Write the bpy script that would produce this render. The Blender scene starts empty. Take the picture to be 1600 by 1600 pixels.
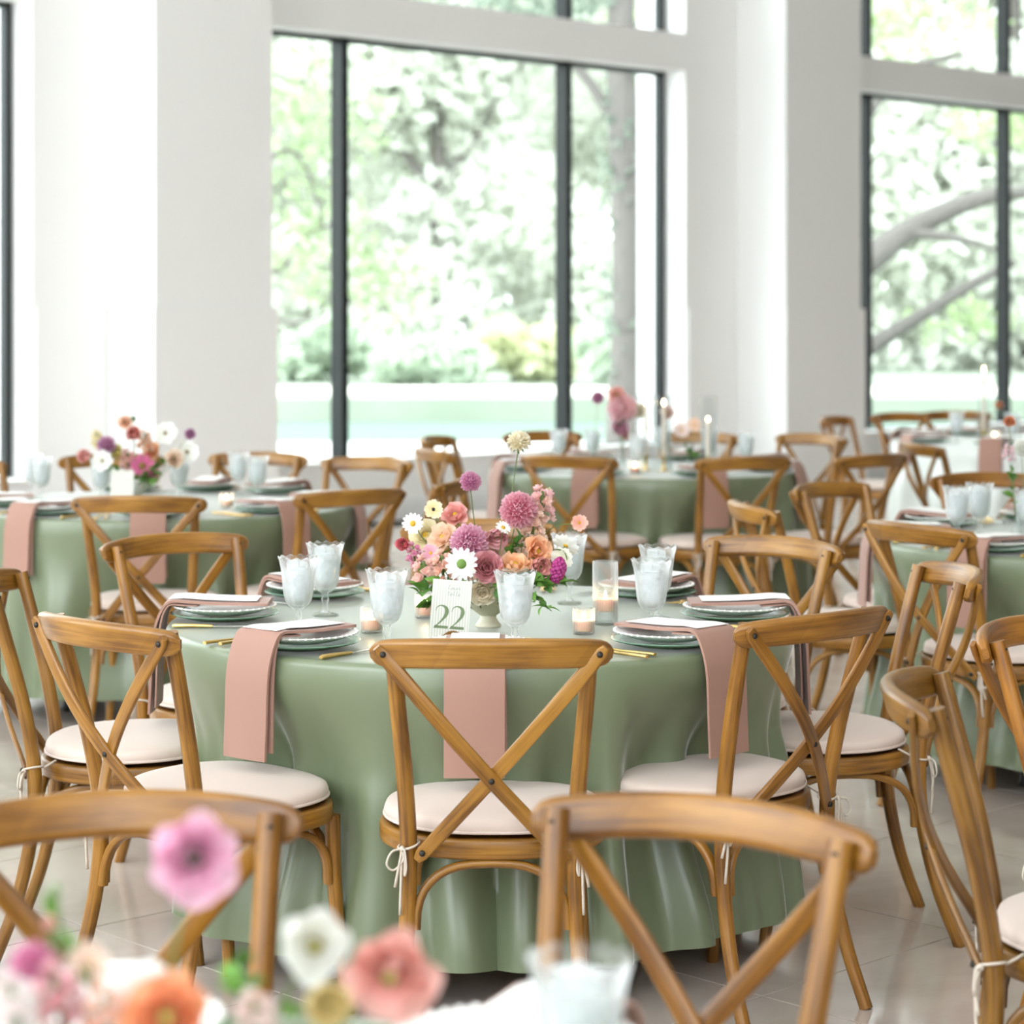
import bpy, math, random
import numpy as np
from mathutils import Vector, Matrix, Quaternion

C = bpy.context.scene.collection
SC = bpy.context.scene
PI = math.pi

# ---------------------------------------------------------------- camera
cam_d = bpy.data.cameras.new('camera')
cam = bpy.data.objects.new('camera', cam_d); C.objects.link(cam)
cam.location = (0, 0, 1.51)
cam.rotation_euler = (PI / 2, 0, 0)
cam_d.sensor_fit = 'HORIZONTAL'
cam_d.sensor_width = 24.0
cam_d.lens = 54.33
cam_d.shift_y = -0.19375
cam_d.clip_end = 400
cam_d.dof.use_dof = True
cam_d.dof.focus_distance = 4.95
cam_d.dof.aperture_fstop = 2.4
cam_d.dof.aperture_blades = 9
SC.camera = cam

# ---------------------------------------------------------------- sky and exposure
world = bpy.data.worlds.new('sky'); SC.world = world
world.use_nodes = True
wn = world.node_tree.nodes
wn['Background'].inputs['Color'].default_value = (0.89, 0.955, 1.0, 1)
wn['Background'].inputs['Strength'].default_value = 1.0
SC.view_settings.view_transform = 'Standard'
SC.view_settings.look = 'None'
SC.view_settings.gamma = 1.0
SC.view_settings.exposure = 2.85
SC.view_settings.use_curve_mapping = False
SC.cycles.use_denoising = True
SC.cycles.max_bounces = 12
SC.cycles.diffuse_bounces = 5
SC.cycles.transmission_bounces = 10
SC.cycles.transparent_max_bounces = 24
SC.cycles.caustics_refractive = False
SC.cycles.caustics_reflective = False
SC.cycles.sample_clamp_indirect = 4.0


# ================================================================ helpers
def lerp(a, b, t): return a + (b - a) * t
def V(*a): return Vector(a)


class MB:
    """Collects vertices and faces for ONE mesh."""
    def __init__(s): s.v = []; s.f = []; s.uv = []; s.col = []; s.has_uv = False; s.has_col = False

    def add(s, vs, fs, uv=None, col=None, M=None):
        b = len(s.v)
        if M is not None: vs = [M @ Vector(v) for v in vs]
        s.v += [tuple(v) for v in vs]
        s.f += [tuple(i + b for i in f) for f in fs]
        s.uv += list(uv) if uv is not None else [(0.0, 0.0)] * len(vs)
        if uv is not None: s.has_uv = True
        if col is None: s.col += [(1, 1, 1)] * len(vs)
        elif isinstance(col[0], (int, float)): s.col += [col] * len(vs); s.has_col = True
        else: s.col += list(col); s.has_col = True
        return s

    def mesh(s, name, mat=None, smooth=True, sharp=None):
        me = bpy.data.meshes.new(name)
        me.from_pydata(s.v, [], s.f)
        if s.has_uv:
            uvl = me.uv_layers.new(name='UVMap')
            idx = np.empty(len(me.loops), dtype=np.int32); me.loops.foreach_get('vertex_index', idx)
            uvl.data.foreach_set('uv', np.array(s.uv, dtype=np.float32)[idx].ravel())
        if s.has_col:
            a = me.color_attributes.new('tint', 'FLOAT_COLOR', 'POINT')
            c = np.ones((len(s.v), 4), dtype=np.float32); c[:, :3] = np.array(s.col, dtype=np.float32)
            a.data.foreach_set('color', c.ravel())
        if smooth:
            me.shade_smooth()
            if sharp: me.set_sharp_from_angle(angle=math.radians(sharp))
        if mat: me.materials.append(mat)
        return me


def link(name, me, parent=None, loc=None, M=None):
    o = bpy.data.objects.new(name, me); C.objects.link(o)
    if parent is not None: o.parent = parent
    if M is not None: o.matrix_local = M
    elif loc is not None: o.location = loc
    return o


def tag(o, label=None, cat=None, group=None, kind=None):
    if label: o['label'] = label
    if cat: o['category'] = cat
    if group: o['group'] = group
    if kind: o['kind'] = kind
    return o


def thing(name, label, cat, loc=(0, 0, 0), rz=0.0, group=None):
    o = bpy.data.objects.new(name, None); C.objects.link(o)
    o.empty_display_size = 0.05
    o.location = loc; o.rotation_euler = (0, 0, rz)
    return tag(o, label, cat, group)


def copy_tree(o, parent=None):
    c = o.copy(); C.objects.link(c)
    c.parent = parent
    for ch in list(o.children): copy_tree(ch, c)
    return c


def frames(pts, ref=None):
    """Tangents plus two side vectors along a path (parallel transport, or from a fixed reference)."""
    n = len(pts); P = [Vector(p) for p in pts]; out = []
    for i in range(n):
        a = P[max(i - 1, 0)]; b = P[min(i + 1, n - 1)]
        t = (b - a).normalized()
        if ref is not None: r = Vector(ref)
        elif i == 0: r = Vector((0, 0, 1)) if abs(t.z) < 0.9 else Vector((1, 0, 0))
        else: r = out[-1][1]
        s = (r - t * r.dot(t)).normalized()
        out.append((t, s, t.cross(s)))
    return out


def sweep(pts, sec, scale=None, ref=None, cap=True, closed=False):
    """Sweep a closed section [(a, b), ...] along pts; a goes along the reference side. UV: metres along, metres around."""
    n = len(pts); m = len(sec)
    fr = frames(pts, ref)
    if closed:
        P = [Vector(p) for p in pts]
        fr = []
        for i in range(n):
            t = (P[(i + 1) % n] - P[i - 1]).normalized()
            r = Vector(ref) if ref is not None else Vector((0, 0, 1))
            s = (r - t * r.dot(t)).normalized(); fr.append((t, s, t.cross(s)))
    vs, uv, fs = [], [], []
    L = 0.0
    per = [0.0]
    for j in range(1, m): per.append(per[-1] + math.dist(sec[j], sec[j - 1]))
    for i in range(n):
        if i: L += (Vector(pts[i]) - Vector(pts[i - 1])).length
        k = scale[i] if scale else 1.0
        ka, kb = k if isinstance(k, tuple) else (k, k)
        p = Vector(pts[i]); _, s, u = fr[i]
        for j, (a, b) in enumerate(sec):
            vs.append(p + s * a * ka + u * b * kb); uv.append((L, per[j]))
    for i in range(n if closed else n - 1):
        i2 = (i + 1) % n
        for j in range(m):
            j2 = (j + 1) % m
            fs.append((i * m + j, i * m + j2, i2 * m + j2, i2 * m + j))
    if cap and not closed:
        fs.append(tuple(range(m - 1, -1, -1)))
        fs.append(tuple((n - 1) * m + j for j in range(m)))
    return vs, fs, uv


def circ(r, n=10, ry=None):
    ry = r if ry is None else ry
    return [(r * math.cos(2 * PI * j / n), ry * math.sin(2 * PI * j / n)) for j in range(n)]


def rrect(w, h, b, k=3):
    """Rounded rectangle section w x h with corner radius b."""
    out = []
    for cx, cy, a0 in ((w / 2 - b, h / 2 - b, 0), (-w / 2 + b, h / 2 - b, 90), (-w / 2 + b, -h / 2 + b, 180), (w / 2 - b, -h / 2 + b, 270)):
        for i in range(k + 1):
            a = math.radians(a0 + 90 * i / k)
            out.append((cx + b * math.cos(a), cy + b * math.sin(a)))
    return out


def smooth_path(pts, n=8):
    """Catmull-Rom through pts."""
    P = [Vector(p) for p in pts]; out = []
    for i in range(len(P) - 1):
        p0 = P[i - 1] if i else P[0] * 2 - P[1]
        p1, p2 = P[i], P[i + 1]
        p3 = P[i + 2] if i + 2 < len(P) else P[-1] * 2 - P[-2]
        for k in range(n):
            t = k / n
            out.append(0.5 * ((2 * p1) + (p2 - p0) * t + (2 * p0 - 5 * p1 + 4 * p2 - p3) * t * t + (3 * p1 - p0 - 3 * p2 + p3) * t ** 3))
    out.append(P[-1])
    return out


def tube(pts, r, n=8, r2=None):
    m = len(pts)
    sc = [lerp(1.0, (r2 / r), i / (m - 1)) for i in range(m)] if r2 is not None else None
    return sweep(pts, circ(r, n), sc)


def lathe(prof, n=32, mod=None):
    """Revolve [(r, z), ...]; mod(angle, r, z) -> (r, z) shapes scallops."""
    vs, fs, rows = [], [], []
    for (r, z) in prof:
        if r < 1e-6:
            rows.append([len(vs)]); vs.append((0, 0, z)); continue
        row = []
        for j in range(n):
            a = 2 * PI * j / n
            rr, zz = mod(a, r, z) if mod else (r, z)
            row.append(len(vs)); vs.append((rr * math.cos(a), rr * math.sin(a), zz))
        rows.append(row)
    for A, B in zip(rows, rows[1:]):
        for j in range(n):
            j2 = (j + 1) % n
            if len(A) == 1 and len(B) == 1: continue
            if len(A) == 1: fs.append((A[0], B[j], B[j2]))
            elif len(B) == 1: fs.append((A[j], B[0], A[j2]))
            else: fs.append((A[j], B[j], B[j2], A[j2]))
    return vs, fs


def box(x0, x1, y0, y1, z0, z1, b=0.0):
    """Box with chamfered vertical and horizontal edges (b)."""
    if b <= 0:
        vs = [(x, y, z) for z in (z0, z1) for y in (y0, y1) for x in (x0, x1)]
        return vs, [(0, 2, 3, 1), (4, 5, 7, 6), (0, 1, 5, 4), (1, 3, 7, 5), (3, 2, 6, 7), (2, 0, 4, 6)]
    def ring(i, z): return [(x0 + i, y0 + b, z), (x0 + b, y0 + i, z), (x1 - b, y0 + i, z), (x1 - i, y0 + b, z), (x1 - i, y1 - b, z), (x1 - b, y1 - i, z), (x0 + b, y1 - i, z), (x0 + i, y1 - b, z)]
    rs = [ring(b, z0), ring(0, z0 + b), ring(0, z1 - b), ring(b, z1)]
    vs = [v for r in rs for v in r]
    fs = [tuple(range(7, -1, -1)), tuple(range(24, 32))]
    for k in range(3):
        for j in range(8):
            j2 = (j + 1) % 8
            fs.append((k * 8 + j, k * 8 + j2, k * 8 + 8 + j2, k * 8 + 8 + j))
    return vs, fs


# ================================================================ materials
def principled(name, color, rough=0.5, **kw):
    m = bpy.data.materials.new(name); m.use_nodes = True
    p = m.node_tree.nodes['Principled BSDF']
    p.inputs['Base Color'].default_value = (*color, 1)
    p.inputs['Roughness'].default_value = rough
    for k, v in kw.items():
        key = k.replace('_', ' ')
        p.inputs[key].default_value = v
    return m


def nodes(m): return m.node_tree.nodes, m.node_tree.links, m.node_tree.nodes['Principled BSDF']


def noise_bump(m, scale, strength, dist=0.002, coord='Object', stretch=None):
    n, l, p = nodes(m)
    tc = n.new('ShaderNodeTexCoord'); no = n.new('ShaderNodeTexNoise'); bu = n.new('ShaderNodeBump')
    no.inputs['Scale'].default_value = scale; no.inputs['Detail'].default_value = 4
    bu.inputs['Strength'].default_value = strength; bu.inputs['Distance'].default_value = dist
    src = tc.outputs[coord]
    if stretch:
        mp = n.new('ShaderNodeMapping'); mp.inputs['Scale'].default_value = stretch
        l.new(src, mp.inputs['Vector']); src = mp.outputs['Vector']
    l.new(src, no.inputs['Vector']); l.new(no.outputs['Fac'], bu.inputs['Height']); l.new(bu.outputs['Normal'], p.inputs['Normal'])
    return m


def wood(name, dark, mid, light, patch=False):
    m = principled(name, mid, 0.38)
    n, l, p = nodes(m)
    p.inputs['Coat Weight'].default_value = 0.16; p.inputs['Coat Roughness'].default_value = 0.28
    uv = n.new('ShaderNodeUVMap'); uv.uv_map = 'UVMap'
    oi = n.new('ShaderNodeObjectInfo')
    off = n.new('ShaderNodeVectorMath'); off.operation = 'ADD'
    l.new(uv.outputs['UV'], off.inputs[0]); l.new(oi.outputs['Random'], off.inputs[1])
    mp = n.new('ShaderNodeMapping'); mp.inputs['Scale'].default_value = (5, 130, 1)
    l.new(off.outputs[0], mp.inputs['Vector'])
    g = n.new('ShaderNodeTexNoise'); g.inputs['Scale'].default_value = 1.0; g.inputs['Detail'].default_value = 6; g.inputs['Distortion'].default_value = 0.6
    l.new(mp.outputs['Vector'], g.inputs['Vector'])
    mp2 = n.new('ShaderNodeMapping'); mp2.inputs['Scale'].default_value = (6, 18, 1)
    l.new(off.outputs[0], mp2.inputs['Vector'])
    g2 = n.new('ShaderNodeTexNoise'); g2.inputs['Scale'].default_value = 1.0; g2.inputs['Detail'].default_value = 3
    l.new(mp2.outputs['Vector'], g2.inputs['Vector'])
    add = n.new('ShaderNodeMath'); add.operation = 'MULTIPLY_ADD'; add.inputs[1].default_value = 0.5
    l.new(g.outputs['Fac'], add.inputs[0])
    half = n.new('ShaderNodeMath'); half.operation = 'MULTIPLY'; half.inputs[1].default_value = 0.5
    l.new(g2.outputs['Fac'], half.inputs[0]); l.new(half.outputs[0], add.inputs[2])
    r = n.new('ShaderNodeValToRGB'); e = r.color_ramp.elements
    e[0].position = 0.38; e[0].color = (*dark, 1); e[1].position = 0.62; e[1].color = (*light, 1)
    k = e.new(0.5); k.color = (*mid, 1)
    l.new(add.outputs[0], r.inputs['Fac'])
    col = r.outputs['Color']
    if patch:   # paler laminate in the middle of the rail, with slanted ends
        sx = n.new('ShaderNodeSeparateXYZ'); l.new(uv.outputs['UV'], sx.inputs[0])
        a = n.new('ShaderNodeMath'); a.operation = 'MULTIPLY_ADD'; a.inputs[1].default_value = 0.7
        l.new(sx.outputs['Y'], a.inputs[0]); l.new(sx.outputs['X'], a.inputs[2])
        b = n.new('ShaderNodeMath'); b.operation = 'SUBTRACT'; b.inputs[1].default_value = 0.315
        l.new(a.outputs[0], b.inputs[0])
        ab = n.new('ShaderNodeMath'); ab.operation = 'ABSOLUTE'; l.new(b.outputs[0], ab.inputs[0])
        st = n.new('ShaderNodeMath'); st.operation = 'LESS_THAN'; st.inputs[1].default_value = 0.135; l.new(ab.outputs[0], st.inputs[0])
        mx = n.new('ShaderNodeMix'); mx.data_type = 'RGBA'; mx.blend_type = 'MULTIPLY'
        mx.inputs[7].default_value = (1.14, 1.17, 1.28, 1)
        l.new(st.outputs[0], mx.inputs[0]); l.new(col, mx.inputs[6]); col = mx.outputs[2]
    mu = n.new('ShaderNodeMix'); mu.data_type = 'RGBA'; mu.blend_type = 'MULTIPLY'; mu.inputs[0].default_value = 1.0
    l.new(col, mu.inputs[6]); l.new(oi.outputs['Color'], mu.inputs[7])
    l.new(mu.outputs[2], p.inputs['Base Color'])
    bu = n.new('ShaderNodeBump'); bu.inputs['Strength'].default_value = 0.12; bu.inputs['Distance'].default_value = 0.001
    l.new(g.outputs['Fac'], bu.inputs['Height']); l.new(bu.outputs['Normal'], p.inputs['Normal'])
    return m


def thin_glass(name, tint=(0.97, 0.985, 0.98), rough=0.0, refl=1.0):
    """A thin sheet: clear straight through, mirror by Fresnel."""
    m = bpy.data.materials.new(name); m.use_nodes = True
    n, l = m.node_tree.nodes, m.node_tree.links; n.clear()
    out = n.new('ShaderNodeOutputMaterial'); mix = n.new('ShaderNodeMixShader')
    tr = n.new('ShaderNodeBsdfTransparent'); tr.inputs['Color'].default_value = (*tint, 1)
    gl = n.new('ShaderNodeBsdfGlossy'); gl.inputs['Roughness'].default_value = rough
    fr = n.new('ShaderNodeFresnel'); geo = n.new('ShaderNodeNewGeometry'); ior = n.new('ShaderNodeMapRange')
    ior.inputs[3].default_value = 1.45; ior.inputs[4].default_value = 1 / 1.45     # the same Fresnel from both sides of the sheet
    l.new(geo.outputs['Backfacing'], ior.inputs[0]); l.new(ior.outputs[0], fr.inputs['IOR'])
    mu = n.new('ShaderNodeMath'); mu.operation = 'MULTIPLY'; mu.inputs[1].default_value = refl
    l.new(fr.outputs[0], mu.inputs[0]); l.new(mu.outputs[0], mix.inputs['Fac'])
    l.new(tr.outputs[0], mix.inputs[1]); l.new(gl.outputs[0], mix.inputs[2]); l.new(mix.outputs[0], out.inputs['Surface'])
    return m


def petal_mat():
    m = principled('petal', (1, 1, 1), 0.6)
    n, l, p = nodes(m)
    at = n.new('ShaderNodeAttribute'); at.attribute_name = 'tint'
    oi = n.new('ShaderNodeObjectInfo')
    mu = n.new('ShaderNodeMix'); mu.data_type = 'RGBA'; mu.blend_type = 'MULTIPLY'; mu.inputs[0].default_value = 1
    l.new(at.outputs['Color'], mu.inputs[6]); l.new(oi.outputs['Color'], mu.inputs[7])
    l.new(mu.outputs[2], p.inputs['Base Color'])
    tr = n.new('ShaderNodeBsdfTranslucent'); l.new(mu.outputs[2], tr.inputs['Color'])
    mx = n.new('ShaderNodeMixShader'); mx.inputs['Fac'].default_value = 0.35
    out = n['Material Output']
    l.new(p.outputs[0], mx.inputs[1]); l.new(tr.outputs[0], mx.inputs[2]); l.new(mx.outputs[0], out.inputs['Surface'])
    return m


M = {}
M['wood'] = wood('honey_wood', (0.125, 0.048, 0.005), (0.250, 0.108, 0.011), (0.35, 0.166, 0.022))
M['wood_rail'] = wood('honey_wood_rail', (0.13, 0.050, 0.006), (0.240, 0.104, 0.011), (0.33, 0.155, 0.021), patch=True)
M['bolt'] = principled('dark_bolt', (0.03, 0.026, 0.022), 0.45, Metallic=0.6)
M['cushion'] = noise_bump(principled('cushion_cloth', (0.63, 0.515, 0.445), 0.75, Sheen_Weight=0.2), 260, 0.08)
M['tie'] = principled('cotton_tie', (0.55, 0.48, 0.40), 0.85)
M['cloth'] = noise_bump(principled('sage_cloth', (0.160, 0.198, 0.112), 0.36, Specular_IOR_Level=0.6, Sheen_Weight=1.0, Sheen_Roughness=0.2, Coat_Weight=0.35, Coat_Roughness=0.36), 700, 0.05)
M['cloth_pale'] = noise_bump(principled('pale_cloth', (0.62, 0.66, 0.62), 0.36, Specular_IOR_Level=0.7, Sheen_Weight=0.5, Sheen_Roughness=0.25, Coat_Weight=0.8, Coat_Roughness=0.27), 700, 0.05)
M['napkin'] = noise_bump(principled('blush_napkin', (0.36, 0.198, 0.148), 0.7, Sheen_Weight=0.2), 500, 0.06)
M['white_china'] = principled('white_china', (0.86, 0.83, 0.79), 0.22)
M['green_china'] = principled('green_china', (0.20, 0.33, 0.24), 0.2)
M['paper'] = principled('white_paper', (0.88, 0.86, 0.83), 0.7)
M['gold'] = principled('gold_metal', (0.83, 0.58, 0.22), 0.24, Metallic=1.0)
M['steel'] = principled('steel_blade', (0.75, 0.74, 0.72), 0.2, Metallic=1.0)
M['glass'] = thin_glass('clear_glass', (0.955, 0.965, 0.965), 0.03, 1.0)
M['pane'] = thin_glass('window_glass', (0.96, 0.985, 0.97), 0.0, 0.5)
def ice_mat():
    m = principled('ice_water', (0.93, 0.95, 0.96), 0.08, Specular_IOR_Level=0.6)
    n, l, p = nodes(m)
    vo = n.new('ShaderNodeTexVoronoi'); vo.inputs['Scale'].default_value = 70; tc = n.new('ShaderNodeTexCoord'); bu = n.new('ShaderNodeBump')
    bu.inputs['Strength'].default_value = 0.5; bu.inputs['Distance'].default_value = 0.004
    l.new(tc.outputs['Object'], vo.inputs['Vector']); l.new(vo.outputs['Distance'], bu.inputs['Height']); l.new(bu.outputs['Normal'], p.inputs['Normal'])
    tl = n.new('ShaderNodeBsdfTranslucent'); tl.inputs['Color'].default_value = (0.95, 0.97, 0.98, 1)
    tr = n.new('ShaderNodeBsdfTransparent'); tr.inputs['Color'].default_value = (0.95, 0.97, 0.97, 1)
    m1 = n.new('ShaderNodeMixShader'); m1.inputs['Fac'].default_value = 0.5
    m2 = n.new('ShaderNodeMixShader'); m2.inputs['Fac'].default_value = 0.42
    l.new(p.outputs[0], m1.inputs[1]); l.new(tl.outputs[0], m1.inputs[2]); l.new(m1.outputs[0], m2.inputs[1]); l.new(tr.outputs[0], m2.inputs[2])
    l.new(m2.outputs[0], n['Material Output'].inputs['Surface'])
    return m
M['ice'] = ice_mat()
def water_mat():
    m = bpy.data.materials.new('water'); m.use_nodes = True
    n, l = m.node_tree.nodes, m.node_tree.links
    p = n['Principled BSDF']; p.inputs['Base Color'].default_value = (0.95, 0.96, 0.96, 1); p.inputs['Roughness'].default_value = 0.05
    vo = n.new('ShaderNodeTexVoronoi'); vo.inputs['Scale'].default_value = 55; tc = n.new('ShaderNodeTexCoord'); bu = n.new('ShaderNodeBump')
    bu.inputs['Strength'].default_value = 1.0; bu.inputs['Distance'].default_value = 0.012
    l.new(tc.outputs['Object'], vo.inputs['Vector']); l.new(vo.outputs['Distance'], bu.inputs['Height']); l.new(bu.outputs['Normal'], p.inputs['Normal'])
    tl = n.new('ShaderNodeBsdfTranslucent'); tl.inputs['Color'].default_value = (0.97, 0.97, 0.97, 1); l.new(bu.outputs['Normal'], tl.inputs['Normal'])
    tr = n.new('ShaderNodeBsdfTransparent')
    m1 = n.new('ShaderNodeMixShader'); m1.inputs['Fac'].default_value = 0.62
    m2 = n.new('ShaderNodeMixShader'); m2.inputs['Fac'].default_value = 0.64
    l.new(p.outputs[0], m1.inputs[1]); l.new(tl.outputs[0], m1.inputs[2]); l.new(m1.outputs[0], m2.inputs[1]); l.new(tr.outputs[0], m2.inputs[2])
    l.new(m2.outputs[0], n['Material Output'].inputs['Surface'])
    return m
M['water_in_glass'] = water_mat()
def pressed_glass():
    """Thin pressed glass: clear through the middle, whiter towards its turning edges, faceted highlights."""
    m = thin_glass('pressed_glass', (0.985, 0.988, 0.988), 0.04, 1.0)
    n, l = m.node_tree.nodes, m.node_tree.links
    out = [q for q in n if q.type == 'OUTPUT_MATERIAL'][0]; base = out.inputs['Surface'].links[0].from_socket
    lw = n.new('ShaderNodeLayerWeight'); lw.inputs['Blend'].default_value = 0.35
    pw = n.new('ShaderNodeMath'); pw.operation = 'MULTIPLY'; pw.inputs[1].default_value = 0.85; l.new(lw.outputs['Facing'], pw.inputs[0])
    df = n.new('ShaderNodeBsdfTranslucent'); df.inputs['Color'].default_value = (0.95, 0.96, 0.96, 1)
    mx = n.new('ShaderNodeMixShader'); l.new(pw.outputs[0], mx.inputs['Fac']); l.new(base, mx.inputs[1]); l.new(df.outputs[0], mx.inputs[2])
    l.new(mx.outputs[0], out.inputs['Surface'])
    return m
M['pressed'] = pressed_glass()
M['wax'] = principled('peach_wax', (0.92, 0.62, 0.46), 0.5, Subsurface_Weight=0.5, Subsurface_Scale=0.02)
M['taper'] = principled('ivory_wax', (0.9, 0.78, 0.66), 0.5)
M['petal'] = petal_mat()
M['leaf'] = petal_mat(); M['leaf'].name = 'green_leaf'
M['vase'] = noise_bump(principled('cream_ceramic', (0.72, 0.69, 0.53), 0.35), 40, 0.05)
M['white_vase'] = principled('white_ceramic', (0.85, 0.85, 0.82), 0.3)
M['wall'] = noise_bump(principled('white_paint', (0.91, 0.905, 0.89), 0.6), 60, 0.03)
M['wall_dim'] = principled('dimmed_wall', (0.50, 0.46, 0.41), 0.5)  # invented darker tone for the unseen wall behind the camera, cuts frontal fill
M['frame'] = principled('window_frame_metal', (0.010, 0.013, 0.012), 0.5, Specular_IOR_Level=0.25)
M['black'] = principled('black_metal', (0.02, 0.02, 0.02), 0.4)
M['tabletop'] = principled('plywood', (0.45, 0.33, 0.2), 0.6)
M['bark'] = noise_bump(principled('bark', (0.15, 0.135, 0.125), 0.9), 6, 0.6, 0.05)
M['print'] = principled('sage_ink', (0.17, 0.23, 0.115), 0.7)
M['script'] = principled('grey_ink', (0.36, 0.38, 0.35), 0.7)
M['butter'] = principled('butter', (0.9, 0.72, 0.38), 0.4)


def emit(name, color, strength):
    m = bpy.data.materials.new(name); m.use_nodes = True
    p = m.node_tree.nodes['Principled BSDF']
    p.inputs['Base Color'].default_value = (*color, 1)
    p.inputs['Emission Color'].default_value = (*color, 1); p.inputs['Emission Strength'].default_value = strength
    return m
M['flame'] = emit('candle_flame', (1.0, 0.72, 0.38), 9)


def card_mat():
    m = principled('striped_card', (0.8, 0.8, 0.75), 0.7)
    n, l, p = nodes(m)
    tc = n.new('ShaderNodeTexCoord'); sx = n.new('ShaderNodeSeparateXYZ'); l.new(tc.outputs['Object'], sx.inputs[0])
    mu = n.new('ShaderNodeMath'); mu.operation = 'MULTIPLY'; mu.inputs[1].default_value = 2 * PI / 0.0062; l.new(sx.outputs['X'], mu.inputs[0])
    si = n.new('ShaderNodeMath'); si.operation = 'SINE'; l.new(mu.outputs[0], si.inputs[0])
    r = n.new('ShaderNodeValToRGB'); r.color_ramp.elements[0].position = 0.35; r.color_ramp.elements[1].position = 0.65
    r.color_ramp.elements[0].color = (0.60, 0.60, 0.53, 1); r.color_ramp.elements[1].color = (0.76, 0.75, 0.69, 1)
    mr = n.new('ShaderNodeMapRange'); mr.inputs[1].default_value = -1; mr.inputs[2].default_value = 1
    l.new(si.outputs[0], mr.inputs[0]); l.new(mr.outputs[0], r.inputs['Fac']); l.new(r.outputs['Color'], p.inputs['Base Color'])
    return m
M['card'] = card_mat()


def tile_mat():
    m = principled('polished_stone', (0.6, 0.54, 0.48), 0.13, Specular_IOR_Level=0.75)
    n, l, p = nodes(m)
    geo = n.new('ShaderNodeNewGeometry'); oi = n.new('ShaderNodeObjectInfo')
    no = n.new('ShaderNodeTexNoise'); no.inputs['Scale'].default_value = 2.2; no.inputs['Detail'].default_value = 6; no.inputs['Distortion'].default_value = 0.8
    l.new(geo.outputs['Position'], no.inputs['Vector'])
    r = n.new('ShaderNodeValToRGB'); e = r.color_ramp.elements
    e[0].position = 0.3; e[0].color = (0.44, 0.365, 0.315, 1); e[1].position = 0.7; e[1].color = (0.60, 0.525, 0.46, 1)
    l.new(no.outputs['Fac'], r.inputs['Fac'])
    mr = n.new('ShaderNodeMapRange'); mr.inputs[3].default_value = 0.9; mr.inputs[4].default_value = 1.08
    l.new(oi.outputs['Random'], mr.inputs[0])
    vm = n.new('ShaderNodeVectorMath'); vm.operation = 'SCALE'
    l.new(r.outputs['Color'], vm.inputs[0]); l.new(mr.outputs[0], vm.inputs['Scale'])
    l.new(vm.outputs[0], p.inputs['Base Color'])
    r2 = n.new('ShaderNodeMapRange'); r2.inputs[3].default_value = 0.07; r2.inputs[4].default_value = 0.17
    l.new(no.outputs['Fac'], r2.inputs[0]); l.new(r2.outputs[0], p.inputs['Roughness'])
    return m
M['tile'] = tile_mat()
M['grout'] = principled('dark_joint', (0.05, 0.045, 0.04), 0.8)


def ground_mat(name, c1, c2, scale, rough=0.9):
    m = principled(name, c1, rough)
    n, l, p = nodes(m)
    geo = n.new('ShaderNodeNewGeometry')
    no = n.new('ShaderNodeTexNoise'); no.inputs['Scale'].default_value = scale; no.inputs['Detail'].default_value = 5
    l.new(geo.outputs['Position'], no.inputs['Vector'])
    r = n.new('ShaderNodeValToRGB'); e = r.color_ramp.elements
    e[0].position = 0.35; e[0].color = (*c1, 1); e[1].position = 0.65; e[1].color = (*c2, 1)
    l.new(no.outputs['Fac'], r.inputs['Fac']); l.new(r.outputs['Color'], p.inputs['Base Color'])
    return m
M['terrace'] = ground_mat('pale_paving', (0.72, 0.70, 0.66), (0.8, 0.79, 0.76), 1.5)
M['lawn'] = ground_mat('lawn', (0.26, 0.30, 0.235), (0.31, 0.345, 0.28), 0.6)
M['water'] = noise_bump(principled('pond_water', (0.13, 0.185, 0.15), 0.5, Specular_IOR_Level=0.2), 1.6, 0.25, 0.05, 'Object', (1, 3, 1))
M['gravel'] = principled('pale_path', (0.7, 0.66, 0.58), 0.9)


# ================================================================ room
U = Vector((0.7218, 0.6921, 0)); N = Vector((0.6921, -0.7218, 0))   # along the window wall; into the room
W0 = Vector((-0.295, 17.8, 0))
WM = Matrix(((U.x, N.x, 0, W0.x), (U.y, N.y, 0, W0.y), (0, 0, 1, 0), (0, 0, 0, 1)))   # wall frame (s, p, z); mirrored handedness
REC = 0.24          # window recess
CEIL = 6.3


def wbox(s0, s1, p0, p1, z0, z1, b=0.0):
    vs, fs = box(s0, s1, p0, p1, z0, z1, b)
    return [tuple(WM @ Vector(v)) for v in vs], [tuple(reversed(f)) for f in fs]


def wobj(name, boxes, mat, parent=None, kind=None):
    mb = MB()
    for b in boxes: mb.add(*wbox(*b))
    o = link(name, mb.mesh(name, mat, smooth=False), parent)
    if kind: o['kind'] = kind
    return o


# floor: a slab with laid stone tiles on it
floor = wobj('floor', [(-14, 18, -0.3, 21, -0.12, -0.012)], M['grout'], kind='structure')
TS = 0.756; GAP = 0.005
tb = MB(); tb.add(*wbox(-(TS - GAP) / 2, (TS - GAP) / 2, -(TS - GAP) / 2, (TS - GAP) / 2, -0.0119, 0.0, 0.0006), M=Matrix.Translation(-W0))   # turned to the wall's direction
tile_me = MB().add(*[tb.v, tb.f]).mesh('tile', M['tile'], smooth=False)
S_OFF, P_OFF = 0.16, 0.661
near, far_boxes = [], []
for i in range(-19, 25):
    for j in range(0, 29):
        s = S_OFF + (i + 0.5) * TS; p = P_OFF + (j - 0.5) * TS
        if s < -13.5 or s > 17.5 or p < 0.36 or p > 20.4: continue
        w = WM @ Vector((s, p, 0))
        vis = w.y > 2.6 and abs(w.x) < 0.25 * w.y + 0.6
        if vis: near.append((w.y, w))
        else: far_boxes.append(w)
near.sort(key=lambda t: t[0])
for d, w in near[300:]: far_boxes.append(w)
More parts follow.
